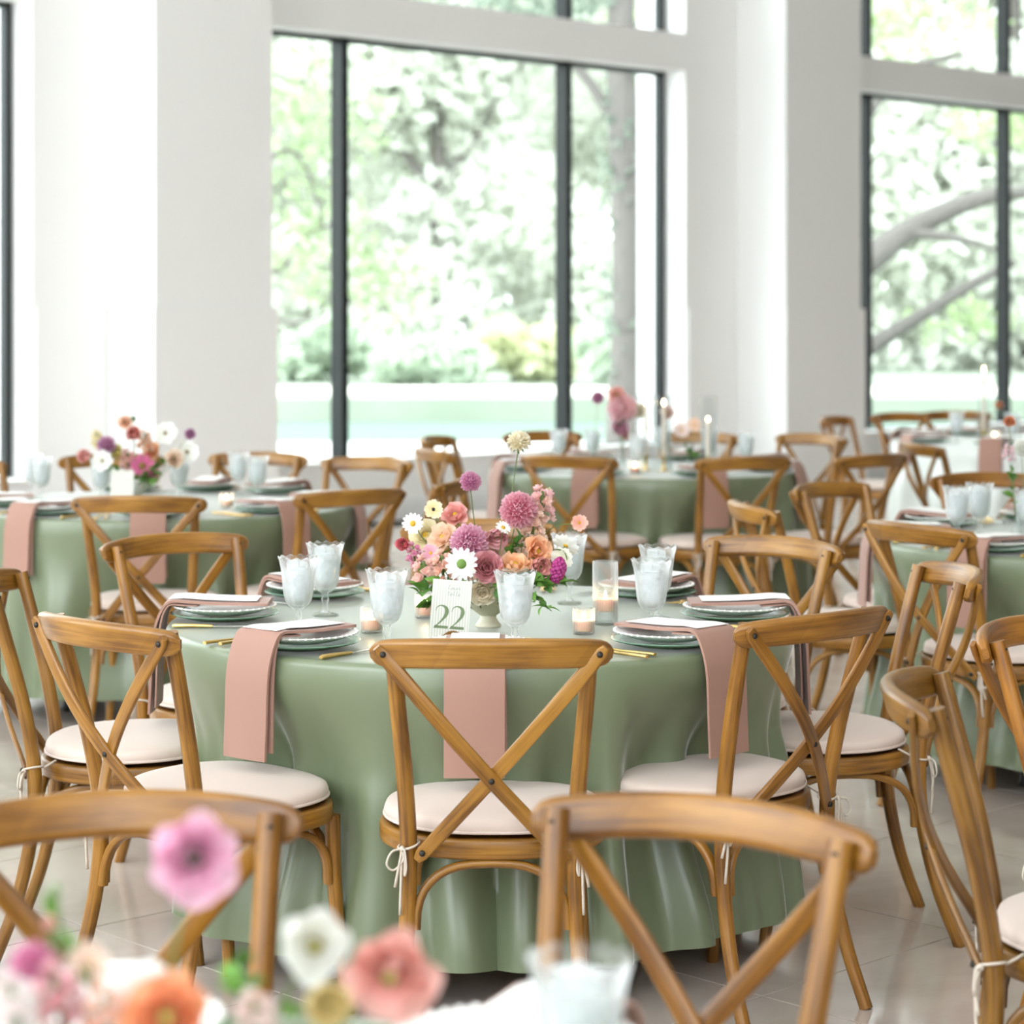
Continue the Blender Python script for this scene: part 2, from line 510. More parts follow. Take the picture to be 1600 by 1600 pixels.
for d, w in near[:300]:
    o = bpy.data.objects.new('tile', tile_me); C.objects.link(o); o.parent = floor; o.location = w
mbf = MB()
for w in far_boxes: mbf.add([(v[0] + w.x, v[1] + w.y, v[2]) for v in tb.v], tb.f)
ft = link('floor_tiles', mbf.mesh('floor_tiles', M['tile'], smooth=False), floor); ft['kind'] = 'stuff'

# the sides of the room out of view: solid walls to the right and behind, tall openings between piers to the left
wobj('wall_right', [(18, 18.3, -0.3, 21, 0, CEIL)], M['wall'], kind='structure')
wobj('wall_front', [(-14, 18, 21, 21.3, 0, CEIL)], M['wall_dim'], kind='structure')
wobj('wall_left', [(-14.3, -14, -0.3, 21, 0, 1.3), (-14.3, -14, -0.3, 21, 5.8, CEIL)] + [(-14.3, -13.7, q, q + 1.0, 1.3, 5.8) for q in (0.3, 6, 12, 18.5)], M['wall'], kind='structure')
wobj('ceiling', [(-14, 18, -0.3, 21, CEIL, CEIL + 0.2)], M['wall'], kind='structure')

# window wall: window spans in s with their mullions
WIN = [(-8.70, [-7.56, -5.25], -4.11), (-2.478, [-1.334, 0.974], 2.118), (3.84, [4.861, 7.065], 8.20)]
SILL, TB0, TB1, HEAD = 0.43, 3.515, 3.82, 5.6
boxes = []
prev = -14.0
for s0, mul, s1 in WIN:
    boxes.append((prev, s0 - 0.04, -0.3, REC, 0, CEIL)); prev = s1 + 0.04
    boxes.append((s0 - 0.04, s1 + 0.04, -0.3, REC, 0, SILL))
    boxes.append((s0 - 0.04, s1 + 0.04, -0.02, REC, TB0, TB1))
    boxes.append((s0 - 0.04, s1 + 0.04, -0.3, REC, HEAD, CEIL))
boxes.append((prev, 18.0, -0.3, REC, 0, CEIL))
wobj('wall_back', boxes, M['wall'], kind='structure')
sills = 0
for k, (s0, mul, s1) in enumerate(WIN):
    wn_ = bpy.data.objects.new('window_%d' % (k + 1), None); C.objects.link(wn_); wn_['kind'] = 'structure'
    for z0, z1 in ((SILL, TB0), (TB1, HEAD)):
        fw = 0.04
        for a, b in ((s0 - 0.02, s0 + fw - 0.02), (s1 - fw + 0.02, s1 + 0.02)):
            wobj('frame', [(a, b, -0.05, 0.03, z0, z1)], M['frame'], wn_)
        wobj('frame', [(s0, s1, -0.06, 0.05, z1 - 0.028, z1)], M['frame'], wn_)
        wobj('frame', [(s0, s1, -0.06, 0.05, z0, z0 + 0.03)], M['frame'], wn_)
        for mm in mul: wobj('mullion', [(mm - 0.03, mm + 0.03, -0.06, 0.07, z0, z1)], M['frame'], wn_)
        ed = [s0] + mul + [s1]
        for a, b in zip(ed, ed[1:]):
            wobj('pane', [(a + 0.03, b - 0.03, -0.014, -0.006, z0 + 0.03, z1 - 0.03)], M['pane'], wn_)
    tr = wobj('trim_%d' % (k + 1), [(s0 - 0.03, s1 + 0.03, -0.0, REC + 0.03, SILL - 0.002, SILL + 0.022)], M['wall'], kind='structure')
# square pillars with a wider plinth
PIL = [(-3.486, -2.546), (2.819, 3.825)]
for k, (a, b) in enumerate(PIL):
    pil = wobj('pillar', [(a, b, REC, 0.764, 0, CEIL)], M['wall'], kind='structure')
    wobj('plinth', [(a - 0.025, b + 0.03, REC, 0.790, 0, 1.55)], M['wall'], pil)
    wobj('baseboard', [(a - 0.04, b + 0.045, REC, 0.805, 0, 0.16)], M['wall'], pil)
bb = []
prev = -14.0
for a, b in PIL: bb.append((prev, a - 0.03, REC, REC + 0.018, 0, 0.16)); prev = b + 0.04
bb.append((prev, 18, REC, REC + 0.018, 0, 0.16))
wobj('baseboard_back', bb, M['wall'], kind='structure')
pr = [(-4.05, -3.52, REC, REC + 0.02, 0.16, 1.55), (2.18, 2.79, REC, REC + 0.02, 0.16, 1.55)]
wobj('trim_4', pr, M['wall'], kind='structure')


# ================================================================ outside
def ground(name, pts, z, mat):
    mb = MB(); n_ = len(pts)
    mb.add([(x, y, z) for x, y in pts] + [(x, y, z - 0.8) for x, y in pts],
           [tuple(range(n_)), tuple(range(2 * n_ - 1, n_ - 1, -1))] + [(i, i + n_, (i + 1) % n_ + n_, (i + 1) % n_) for i in range(n_)])
    o = link(name, mb.mesh(name, mat, smooth=False)); o['kind'] = 'structure'
    return o
def wp(s, p): w = WM @ Vector((s, p, 0)); return (w.x, w.y)
ground('terrace', [wp(-14, -0.31), wp(18, -0.31), (24, 29.0), (-30, 27.6), (-30, 5)], -0.06, M['terrace'])
ground('pond', [(-60, 26.5), (60, 27.5), (60, 40.3), (-60, 40.3)], -0.35, M['water'])
ground('lawn', [(-90, 40), (90, 40), (90, 150), (-90, 150)], 0.05, M['lawn'])
ground('path', [(-60, 41), (60, 41), (60, 45.5), (-60, 45.5)], 0.08, M['gravel'])


def leaf_cloud(rng, blobs, n, size, c0, c1, spread=1.0):
    """n leaves inside ellipsoids (centre, radii): numpy arrays of quads."""
    w = np.array([b[1][0] * b[1][1] * b[1][2] for b in blobs]) ** 0.7; w /= w.sum()
    which = rng.choice(len(blobs), n, p=w)
    cen = np.array([b[0] for b in blobs])[which]; rad = np.array([b[1] for b in blobs])[which]
    d = rng.normal(size=(n, 3)); d /= np.linalg.norm(d, axis=1)[:, None]
    pos = cen + d * rad * (rng.random(n) ** 0.45)[:, None]
    a = rng.normal(size=(n, 3)); a /= np.linalg.norm(a, axis=1)[:, None]
    b = np.cross(a, rng.normal(size=(n, 3))); b /= np.linalg.norm(b, axis=1)[:, None]
    s = size * (0.6 + 0.8 * rng.random(n))[:, None]
    nn = np.cross(a, b)
    V4 = np.stack([pos - a * s, pos + b * s * 0.45 + nn * s * 0.12, pos + a * s, pos - b * s * 0.45 + nn * s * 0.12], 1).reshape(-1, 3)
    t = rng.random(n)[:, None]
    col = np.array(c0)[None] * (1 - t) + np.array(c1)[None] * t
    return V4, np.repeat(col, 4, 0)


def cloud_mesh(name, V4, col, mat):
    me = bpy.data.meshes.new(name); n = len(V4) // 4
    me.vertices.add(len(V4)); me.vertices.foreach_set('co', V4.astype(np.float32).ravel())
    me.loops.add(4 * n); me.loops.foreach_set('vertex_index', np.arange(4 * n, dtype=np.int32))
    me.polygons.add(n); me.polygons.foreach_set('loop_start', np.arange(0, 4 * n, 4, dtype=np.int32))
    a = me.color_attributes.new('tint', 'FLOAT_COLOR', 'POINT')
    c = np.ones((len(V4), 4), dtype=np.float32); c[:, :3] = col
    a.data.foreach_set('color', c.ravel())
    me.update(); me.validate(); me.materials.append(mat)
    return me


def tree(label, loc, trunk, limbs, blobs, n, size, seed, c0, c1, r0, name='leafy_tree'):
    """trunk / limbs are paths relative to loc; limbs carry (path, radius)."""
    rng = np.random.default_rng(seed)
    root = thing(name, label, 'tree', loc)
    mb = MB(); mb.add(*tube(smooth_path(trunk, 5), r0, 10, r0 * 0.45)); link('trunk', mb.mesh('trunk', M['bark']), root)
    for path, r in limbs:
        mb = MB(); mb.add(*tube(smooth_path(path, 5), r, 8, r * 0.35)); link('branch', mb.mesh('branch', M['bark']), root)
    V4, col = leaf_cloud(rng, blobs, n, size, c0, c1)
    f = link('foliage', cloud_mesh('foliage', V4, col, M['leaf']), root); f['kind'] = 'stuff'
    return root


HAZE_LEAF0, HAZE_LEAF1 = (0.63, 0.645, 0.57), (0.79, 0.805, 0.74)  # leaf colours paled to carry the outdoor haze and glare
G_TREE = 'trees across the pond'
random.seed(4)
# the row across the pond
for i, (x, y, h, lab) in enumerate([
        (-19, 58, 15, 'pale leafy tree behind the glass at the left edge'),
        (-8.5, 70, 18, 'tall pale tree filling the left pane of the middle window'),
        (-2.0, 60, 15, 'pale green tree filling the wide pane of the middle window'),
        (5.0, 71, 19, 'pale tree behind the dark mullion beside the tall trunk'),
        (13, 60, 16, 'pale tree across the pond hidden partly by the right pillar'),
        (21, 71, 19, 'pale yellow-green tree behind the oak limbs in the right window'),
        (29, 60, 18, 'pale tree at the right edge beyond the right window')]):
    rnd = random.Random(i)
    blobs = [((rnd.uniform(-3.6, 3.6), rnd.uniform(-2, 2), h * rnd.uniform(0.06, 1.0)), (rnd.uniform(2.4, 3.6), rnd.uniform(1.8, 2.6), rnd.uniform(1.6, 2.6))) for _ in range(20)]
    limbs = [([(0, 0, h * 0.3), (sg * 1.5, 0.2, h * 0.45), (sg * 3.0, 0, h * 0.62)], 0.16) for sg in (-1, 1)]
    tree(lab, (x, y, 0.05), [(0, 0, -0.1), (0.1, 0, h * 0.3), (-0.1, 0.1, h * 0.85)], limbs, blobs, 24000, 0.26, 40 + i, HAZE_LEAF0, HAZE_LEAF1, 0.3)
# taller, farther crowns closing the gaps
for i, (x, w, lab) in enumerate([(-26, 9, 'distant pale crown far behind the left window'), (-12, 9, 'distant pale crown behind the trees in the left narrow pane'), (1, 9, 'distant pale crown closing the sky in the wide pane'),
                                 (15, 9, 'distant pale crown behind the right pillar'), (30, 10, 'distant pale crown behind the oak in the right window')]):
    rnd = random.Random(70 + i)
    blobs = [((rnd.uniform(-w * .6, w * .6), rnd.uniform(-2, 2), rnd.uniform(2, 21)), (3.6, 2.2, 2.8)) for _ in range(16)]
    tree(lab, (x, 90 + 9 * (i % 2), 0.05), [(0, 0, -0.1), (0.1, 0, 8), (-0.1, 0.1, 16)], [], blobs, 14000, 0.36, 80 + i, HAZE_LEAF0, HAZE_LEAF1, 0.4, 'distant_tree')
# bushes on the far bank
for i, (x, w, hh, lab) in enumerate([
        (-11.5, 1.61, 1.08, 'round green bush on the far bank beside the left pillar'),
        (-5.2, 1.43, 1.15, 'green bush on the far bank just left of the first mullion'),
        (-2.2, 1.36, 0.97, 'low green bush across the pond right of the first mullion'),
        (0.4, 1.24, 1.15, 'yellow-green bush across the pond mid pane'),
        (2.8, 1.12, 1.08, 'darker green bush across the pond left of the second mullion'),
        (17.5, 1.55, 1.22, 'green bush on the bank low in the right window')]):
    rnd = random.Random(100 + i); rng = np.random.default_rng(100 + i)
    root = thing('bush', lab, 'bush', (x * .77, 47.6 + 2.2 * (i % 2), 0.05), 0, 'bushes on the far bank')
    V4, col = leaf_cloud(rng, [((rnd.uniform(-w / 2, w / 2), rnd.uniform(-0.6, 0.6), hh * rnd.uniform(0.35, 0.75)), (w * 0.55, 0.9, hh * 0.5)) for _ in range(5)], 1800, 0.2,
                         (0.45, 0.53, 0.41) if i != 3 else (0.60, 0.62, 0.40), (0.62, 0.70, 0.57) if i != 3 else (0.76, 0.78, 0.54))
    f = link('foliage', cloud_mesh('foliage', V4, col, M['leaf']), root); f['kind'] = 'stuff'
    mb = MB()
    for q in range(4): mb.add(*tube([(rnd.uniform(-.3, .3), 0, -0.05), (rnd.uniform(-.8, .8), rnd.uniform(-.3, .3), hh * 0.6)], 0.03, 5))
    link('stem', mb.mesh('stem', M['bark']), root)
# tall trunk seen through the narrow pane, on the near bank
tree('tall ivy-grey trunk close outside the narrow pane of the middle window', (1.30, 26.5, -0.1),
     [(0, 0, -0.05), (0.05, 0, 2), (-0.05, 0.1, 5), (0.1, 0, 9)],
     [([(0, 0, 3.6), (-0.7, 0.3, 4.6), (-1.8, 0.6, 5.0)], 0.08), ([(0, 0, 4.6), (0.9, 0.2, 5.6), (2.2, 0.4, 6.2)], 0.09)],
     [((0.0, 0.1, 1.4), (0.36, 0.36, 1.3)), ((0.0, 0.1, 3.4), (0.34, 0.34, 1.2)), ((-1.2, 0.5, 5.4), (1.4, 1, 0.9)), ((1.5, 0.5, 6.4), (1.6, 1, 1.0))], 2600, 0.085, 7, (0.20, 0.25, 0.20), (0.32, 0.37, 0.30), 0.25, 'tall_tree')
# oak with thick limbs in the right window
tree('spreading oak with thick grey limbs crossing the right window', (3.75, 31, -0.1),
     [(0, 0, -0.05), (0.1, 0, 1.0), (0.4, 0, 2.0), (0.2, 0, 3.6), (-0.3, 0.2, 6.5)],
     [([(0.3, 0, 1.9), (0.9, -0.1, 2.25), (1.6, 0.1, 2.75), (2.5, 0.1, 3.15), (3.2, 0.2, 3.25)], 0.24),
      ([(1.5, 0.1, 2.7), (2.1, -0.2, 2.62), (2.7, -0.3, 2.45)], 0.09),
      ([(0.2, 0, 0.5), (0.9, 0.1, 1.05), (1.6, 0.1, 1.5), (2.4, 0, 2.0), (3.0, 0.1, 2.3)], 0.15),
      ([(0.2, 0, 3.6), (0.9, 0, 4.2), (1.5, 0.1, 4.85), (2.3, 0.1, 5.1)], 0.13)],
     [((1.2, 0.4, 5.6), (1.8, 1, 0.7)), ((3.2, 0.5, 4.2), (1.1, 0.8, 0.5)), ((2.4, 0.6, 1.5), (1.0, 0.6, 0.35)), ((-1.2, 0.4, 5.4), (1.4, 1, 0.9))], 1500, 0.1, 9, (0.34, 0.44, 0.22), (0.50, 0.60, 0.34), 0.3, 'oak_tree')
# crooked branches behind the narrow left pane
tree('small crooked tree with twisting dark branches in the left narrow pane', (-3.9, 27, -0.1),
     [(0, 0, -0.05), (0.1, 0, 1.2), (0.2, 0, 2.4), (-0.1, 0, 4.2)],
     [([(0.2, 0, 2.2), (0.7, 0, 2.35), (1.15, 0.1, 2.1), (1.45, 0.1, 2.5), (1.9, 0.1, 2.7)], 0.05),
      ([(0.1, 0, 3.2), (0.7, 0, 3.0), (1.2, 0, 3.5), (1.5, 0.1, 3.3), (1.7, 0.1, 2.6)], 0.045),
      ([(0.1, 0, 1.2), (0.8, 0, 1.7), (1.3, 0, 1.5), (1.75, 0, 1.62)], 0.045),
      ([(0.0, 0, 3.9), (0.8, 0, 4.4), (1.5, 0, 4.3)], 0.05)],
     [((1.2, 0.2, 3.9), (1.3, 0.7, 1.0)), ((1.5, 0.2, 2.5), (0.9, 0.6, 0.7)), ((2.2, 0.3, 1.9), (0.9, 0.5, 0.6))], 1100, 0.09, 11, (0.30, 0.38, 0.22), (0.46, 0.54, 0.34), 0.13, 'crooked_tree')


# ================================================================ chairs
def seat_outline(k=1.0, n=56):
    out = []
    for i in range(n):
        a = 2 * PI * i / n
        c, s = math.cos(a), math.sin(a)
        e = 2 / 2.7
        x = 0.226 * math.copysign(abs(c) ** e, c); y = 0.195 * math.copysign(abs(s) ** e, s)
        if y < 0: x *= 1 - 0.20 * (-y / 0.195) ** 1.3
        out.append((x * k, y * k))
    return out


def rail_y(x): return -0.372 + 0.072 * (x / 0.228) ** 2


def make_chair():
    root = thing('cross_back_chair', None, 'chair')
    # top rail: bent plank, rounded ends
    n = 29; pts, sc = [], []
    for i in range(n):
        t = -1 + 2 * i / (n - 1); x = 0.234 * math.sin(t * PI / 2)
        e = max(0.0, 1 - ((abs(x) / 0.2342) ** 24)) ** 0.5
        h = (0.0305 - 0.004 * (abs(x) / 0.234) ** 4) * max(e, 0.42)
        pts.append((x, rail_y(x), 0.858 - 0.010 * (x / 0.229) ** 2)); sc.append((h / 0.030, max(e, 0.5)))
    mb = MB(); mb.add(*sweep(pts, rrect(0.060, 0.025, 0.0105, 4), sc, ref=(0, -0.30, 1)))
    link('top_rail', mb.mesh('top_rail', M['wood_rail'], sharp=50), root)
    for sg in (-1, 1):
        p = smooth_path([(sg * .188, -.292, 0), (sg * .178, -.240, .14), (sg * .169, -.207, .29), (sg * .166, -.199, .44), (sg * .173, -.221, .59), (sg * .185, -.258, .74), (sg * .194, -.292, .868)], 5)
        m_ = len(p)
        sc = [lerp(0.86, 1.0, min(1, i / (m_ * .45))) if i < m_ * .45 else lerp(1.0, 0.92, (i / m_ - .45) / .55) for i in range(m_)]
        mb = MB(); mb.add(*sweep(p, circ(0.0175, 12), sc, ref=(0, 1, 0)))
        link('rear_leg', mb.mesh('rear_leg', M['wood'], sharp=60), root)
        p = smooth_path([(sg * .202, .185, 0), (sg * .192, .168, .15), (sg * .184, .158, .30), (sg * .182, .155, .43)], 4)
        mb = MB(); mb.add(*sweep(p, circ(0.0175, 12), [lerp(0.82, 1.0, i / (len(p) - 1)) for i in range(len(p))], ref=(0, 1, 0)))
        link('front_leg', mb.mesh('front_leg', M['wood'], sharp=60), root)
    # crossed back braces, bowed backwards; the second lies over the first
    for sg, o in ((1, 0.0), (-1, -0.011)):
        p = []
        for i in range(15):
            t = i / 14
            x = sg * lerp(0.214, -0.140, t); z = lerp(0.853, 0.437, t)
            y = lerp(rail_y(0.214) - 0.0185, -0.222, t) - 0.034 * math.sin(PI * min(1, t * 1.02)) + o * math.sin(PI * t)
            p.append((x, y, z))
        sc = [1.0] * 15; sc[0] = (0.55, 1); sc[-1] = (0.55, 1)
        d = (Vector(p[0]) - Vector(p[-1])).normalized()
        p = [tuple(Vector(p[0]) + d * 0.014)] + p + [tuple(Vector(p[-1]) - d * 0.014)]
        sc = [(0.5, 1), (0.92, 1)] + [1.0] * 13 + [(0.92, 1), (0.5, 1)]
        mb = MB(); mb.add(*sweep(p, rrect(0.030, 0.0115, 0.004, 2), sc, ref=d.cross(Vector((0, 1, 0)))))
        link('cross_brace', mb.mesh('cross_brace', M['wood'], sharp=45), root)
    bm_ = MB(); bm_.add(*lathe([(0, 0.0045), (0.0045, 0.0042), (0.0062, 0.002), (0.0064, -0.006), (0, -0.006)], 12))
    bolt = bm_.mesh('bolt', M['bolt'], sharp=50)
    back = Vector((0, -1, 0.25)).to_track_quat('Z', 'Y').to_matrix().to_4x4()
    fwd = Vector((0, 1, -0.25)).to_track_quat('Z', 'Y').to_matrix().to_4x4()
    yb = rail_y(0.214) - 0.0185 - 0.0062
    for x, y, z, m_ in ((-.210, yb, .850, back), (.210, yb, .850, back), (0, -.222 + (-.094) * .39 - .034 * .95 - .019, .600, back),
                        (-.138, -.232, .442, back), (.138, -.232, .442, back), (-.193, -.276, .852, fwd), (.193, -.276, .852, fwd)):
        link('bolt', bolt, root, M=Matrix.Translation((x, y, z)) @ m_)
    # seat: bent hoop with a thin panel
    ol = seat_outline(0.985)
    mb = MB(); mb.add(*sweep([(x, y, 0.441) for x, y in ol], rrect(0.040, 0.026, 0.006, 2), ref=(0, 0, 1), closed=True))
    link('seat_frame', mb.mesh('seat_frame', M['wood'], sharp=50), root)
    ol2 = seat_outline(0.93, 40); k = len(ol2)
    mb = MB(); mb.add([(x, y, z) for z in (0.450, 0.458) for x, y in ol2], [tuple(range(k - 1, -1, -1)), tuple(range(k, 2 * k))] + [(i, (i + 1) % k, (i + 1) % k + k, i + k) for i in range(k)])
    link('seat_panel', mb.mesh('seat_panel', M['wood'], smooth=False), root)
    # cushion, slightly domed, with piping and two ties
    rows = [(0.90, 0.466), (0.975, 0.469), (1.0, 0.476), (1.0, 0.486), (0.985, 0.494), (0.93, 0.4995), (0.75, 0.5035), (0.4, 0.506), (0.0, 0.507)]
    vs, fs = [], []; ol = seat_outline(1.0); k = len(ol)
    for q, (f_, z) in enumerate(rows):
        if f_ == 0: vs.append((0, 0, z)); continue
        for (x, y) in ol: vs.append((x * f_, y * f_, z + 0.004 * (y > 0) * y / 0.2))
    for q in range(len(rows) - 2):
        for i in range(k): fs.append((q * k + i, q * k + (i + 1) % k, (q + 1) * k + (i + 1) % k, (q + 1) * k + i))
    for i in range(k): fs.append(((len(rows) - 2) * k + i, (len(rows) - 2) * k + (i + 1) % k, len(vs) - 1))
    fs.append(tuple(range(k - 1, -1, -1)))
    mb = MB(); mb.add(vs, fs)
    cu = link('cushion', mb.mesh('cushion', M['cushion'], sharp=80), root)
    mb = MB(); mb.add(*sweep([(x * 1.0, y * 1.0, 0.4735 + 0.004 * (y > 0) * y / 0.2) for x, y in ol], circ(0.0035, 6), ref=(0, 0, 1), closed=True))
    link('piping', mb.mesh('piping', M['cushion']), cu)
    for sg in (-1, 1):
        mb = MB(); c = Vector((sg * .166, -.200, .452))
        mb.add(*sweep([(c.x + .0205 * math.cos(a), c.y + .0205 * math.sin(a), c.z + .006 * math.sin(a + 1)) for a in [2 * PI * i / 16 for i in range(16)]], circ(.0026, 6), ref=(0, 0, 1), closed=True))
        kx = Vector((c.x + sg * .012, c.y - .020, c.z - .004))
        mb.add(*lathe([(0, .007), (.005, .004), (.006, 0), (.005, -.004), (0, -.007)], 8), M=Matrix.Translation(kx))
        for a1, a2, lz in ((.020, -.010, -.040), (-.006, -.018, -.052)):
            lp = [kx, kx + V(sg * a1, -.008, -.004), kx + V(sg * a1 * 1.5, -.010, lz * .7), kx + V(sg * a1 * .8, -.008, lz), kx + V(sg * a2 * .3, -.006, lz * .5), kx]
            mb.add(*tube(smooth_path(lp, 4), .0024, 5))
        for dx, ln in ((.004, .13), (.014, .075)):
            mb.add(*tube(smooth_path([kx, kx + V(sg * dx * .4, -.008, -ln * .4), kx + V(sg * dx, -.003, -ln)], 4), .0026, 5, .0034))
        mb.add(*tube([c + V(0, .02, .0), c + V(sg * -.01, .05, .016)], .0026, 5))
        link('tie', mb.mesh('tie', M['tie']), cu)
    # bentwood arches under the seat: back, front and the two sides
    def arch(a, b, bow):
        a, b = Vector(a), Vector(b); pts = []
        for i in range(19):
            t = PI * i / 18
            u = 0.5 - 0.5 * math.copysign(abs(math.cos(t)) ** 0.75, math.cos(t)); hgt = abs(math.sin(t)) ** 0.75
            pts.append(a.lerp(b, u) + V(0, 0, 0.128 * hgt) + Vector(bow) * hgt)
        mb = MB(); mb.add(*sweep(pts, rrect(0.022, 0.017, 0.006, 2), ref=(b - a).cross(V(0, 0, 1)).normalized()))
        link('arched_stretcher', mb.mesh('arched_stretcher', M['wood'], sharp=50), root)
    arch((-.150, -.206, .285), (.150, -.206, .285), (0, 0.016, 0))
    arch((-.164, .158, .285), (.164, .158, .285), (0, 0, 0))
    for sg in (-1, 1): arch((sg * .171, -.185, .285), (sg * .185, .140, .285), (sg * .004, 0, 0))
    return root


CHAIR_GROUP = 'cross-back chairs around the tables'
proto = make_chair()
used = [False]
def chair(x, y, fx, fy, label, tone=(1, 1, 1), group=CHAIR_GROUP):
    """x, y: middle of the top rail; (fx, fy): the way the sitter faces."""
    L_ = math.hypot(fx, fy); fx, fy = fx / L_, fy / L_
    c = proto if not used[0] else copy_tree(proto); used[0] = True
    c.location = (x + 0.345 * fx, y + 0.345 * fy, 0); c.rotation_euler = (0, 0, math.atan2(-fx, fy))
    tag(c, label, 'chair', group)
    for ch in c.children:
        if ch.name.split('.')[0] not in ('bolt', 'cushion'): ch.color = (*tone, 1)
    return c

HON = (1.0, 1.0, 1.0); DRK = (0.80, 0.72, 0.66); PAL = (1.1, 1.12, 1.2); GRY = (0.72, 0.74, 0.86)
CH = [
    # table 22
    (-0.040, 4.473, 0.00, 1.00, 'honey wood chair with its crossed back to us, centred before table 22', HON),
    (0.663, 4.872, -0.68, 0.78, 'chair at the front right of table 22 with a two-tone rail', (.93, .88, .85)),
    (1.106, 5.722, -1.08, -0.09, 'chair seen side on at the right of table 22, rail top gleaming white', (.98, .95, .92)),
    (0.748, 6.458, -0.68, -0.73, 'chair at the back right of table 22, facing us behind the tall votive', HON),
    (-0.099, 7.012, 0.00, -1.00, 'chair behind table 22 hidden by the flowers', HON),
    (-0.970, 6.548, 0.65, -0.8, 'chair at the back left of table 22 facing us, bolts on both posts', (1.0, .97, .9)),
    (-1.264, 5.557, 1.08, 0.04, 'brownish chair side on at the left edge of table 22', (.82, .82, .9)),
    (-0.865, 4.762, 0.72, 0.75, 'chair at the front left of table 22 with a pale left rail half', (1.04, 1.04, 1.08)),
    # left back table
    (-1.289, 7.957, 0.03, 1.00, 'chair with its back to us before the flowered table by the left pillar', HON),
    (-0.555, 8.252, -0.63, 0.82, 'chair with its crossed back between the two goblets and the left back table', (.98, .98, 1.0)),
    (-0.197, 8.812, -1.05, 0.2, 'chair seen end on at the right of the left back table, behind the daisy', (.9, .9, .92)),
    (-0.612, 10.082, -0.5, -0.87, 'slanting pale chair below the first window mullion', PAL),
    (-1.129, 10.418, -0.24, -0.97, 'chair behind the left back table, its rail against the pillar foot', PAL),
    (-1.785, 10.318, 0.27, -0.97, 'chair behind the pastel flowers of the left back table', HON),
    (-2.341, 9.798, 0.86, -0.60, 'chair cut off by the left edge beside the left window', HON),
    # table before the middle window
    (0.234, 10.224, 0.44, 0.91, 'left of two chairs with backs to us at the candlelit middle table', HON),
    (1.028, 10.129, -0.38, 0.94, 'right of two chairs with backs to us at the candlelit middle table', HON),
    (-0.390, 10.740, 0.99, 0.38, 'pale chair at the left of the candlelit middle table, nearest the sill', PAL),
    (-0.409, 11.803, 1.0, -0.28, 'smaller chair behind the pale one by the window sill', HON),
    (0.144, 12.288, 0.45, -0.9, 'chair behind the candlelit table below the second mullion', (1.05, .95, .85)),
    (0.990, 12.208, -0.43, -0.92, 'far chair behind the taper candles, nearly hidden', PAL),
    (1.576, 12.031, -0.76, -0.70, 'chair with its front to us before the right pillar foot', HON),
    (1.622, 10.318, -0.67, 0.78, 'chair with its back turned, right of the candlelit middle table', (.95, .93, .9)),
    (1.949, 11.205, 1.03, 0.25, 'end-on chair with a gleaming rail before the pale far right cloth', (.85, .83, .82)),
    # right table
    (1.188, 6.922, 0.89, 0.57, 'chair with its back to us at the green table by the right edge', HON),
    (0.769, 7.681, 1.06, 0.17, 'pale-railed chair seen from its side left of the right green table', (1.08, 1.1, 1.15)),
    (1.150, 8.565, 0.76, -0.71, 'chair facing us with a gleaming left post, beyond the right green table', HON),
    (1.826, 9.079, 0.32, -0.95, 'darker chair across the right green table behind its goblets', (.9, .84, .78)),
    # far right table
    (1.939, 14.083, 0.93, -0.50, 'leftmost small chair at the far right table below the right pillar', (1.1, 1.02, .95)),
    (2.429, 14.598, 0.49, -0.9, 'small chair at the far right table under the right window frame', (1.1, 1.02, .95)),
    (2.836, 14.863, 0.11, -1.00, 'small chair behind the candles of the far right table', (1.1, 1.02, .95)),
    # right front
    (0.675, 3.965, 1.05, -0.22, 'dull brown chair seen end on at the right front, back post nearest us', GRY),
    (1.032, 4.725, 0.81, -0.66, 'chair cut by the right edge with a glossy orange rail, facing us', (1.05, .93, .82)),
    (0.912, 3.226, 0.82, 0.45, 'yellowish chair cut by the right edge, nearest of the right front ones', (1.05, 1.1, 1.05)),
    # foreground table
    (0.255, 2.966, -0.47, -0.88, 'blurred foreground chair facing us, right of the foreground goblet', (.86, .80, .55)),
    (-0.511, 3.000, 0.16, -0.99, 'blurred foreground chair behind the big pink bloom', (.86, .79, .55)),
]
for a in CH: chair(*a)


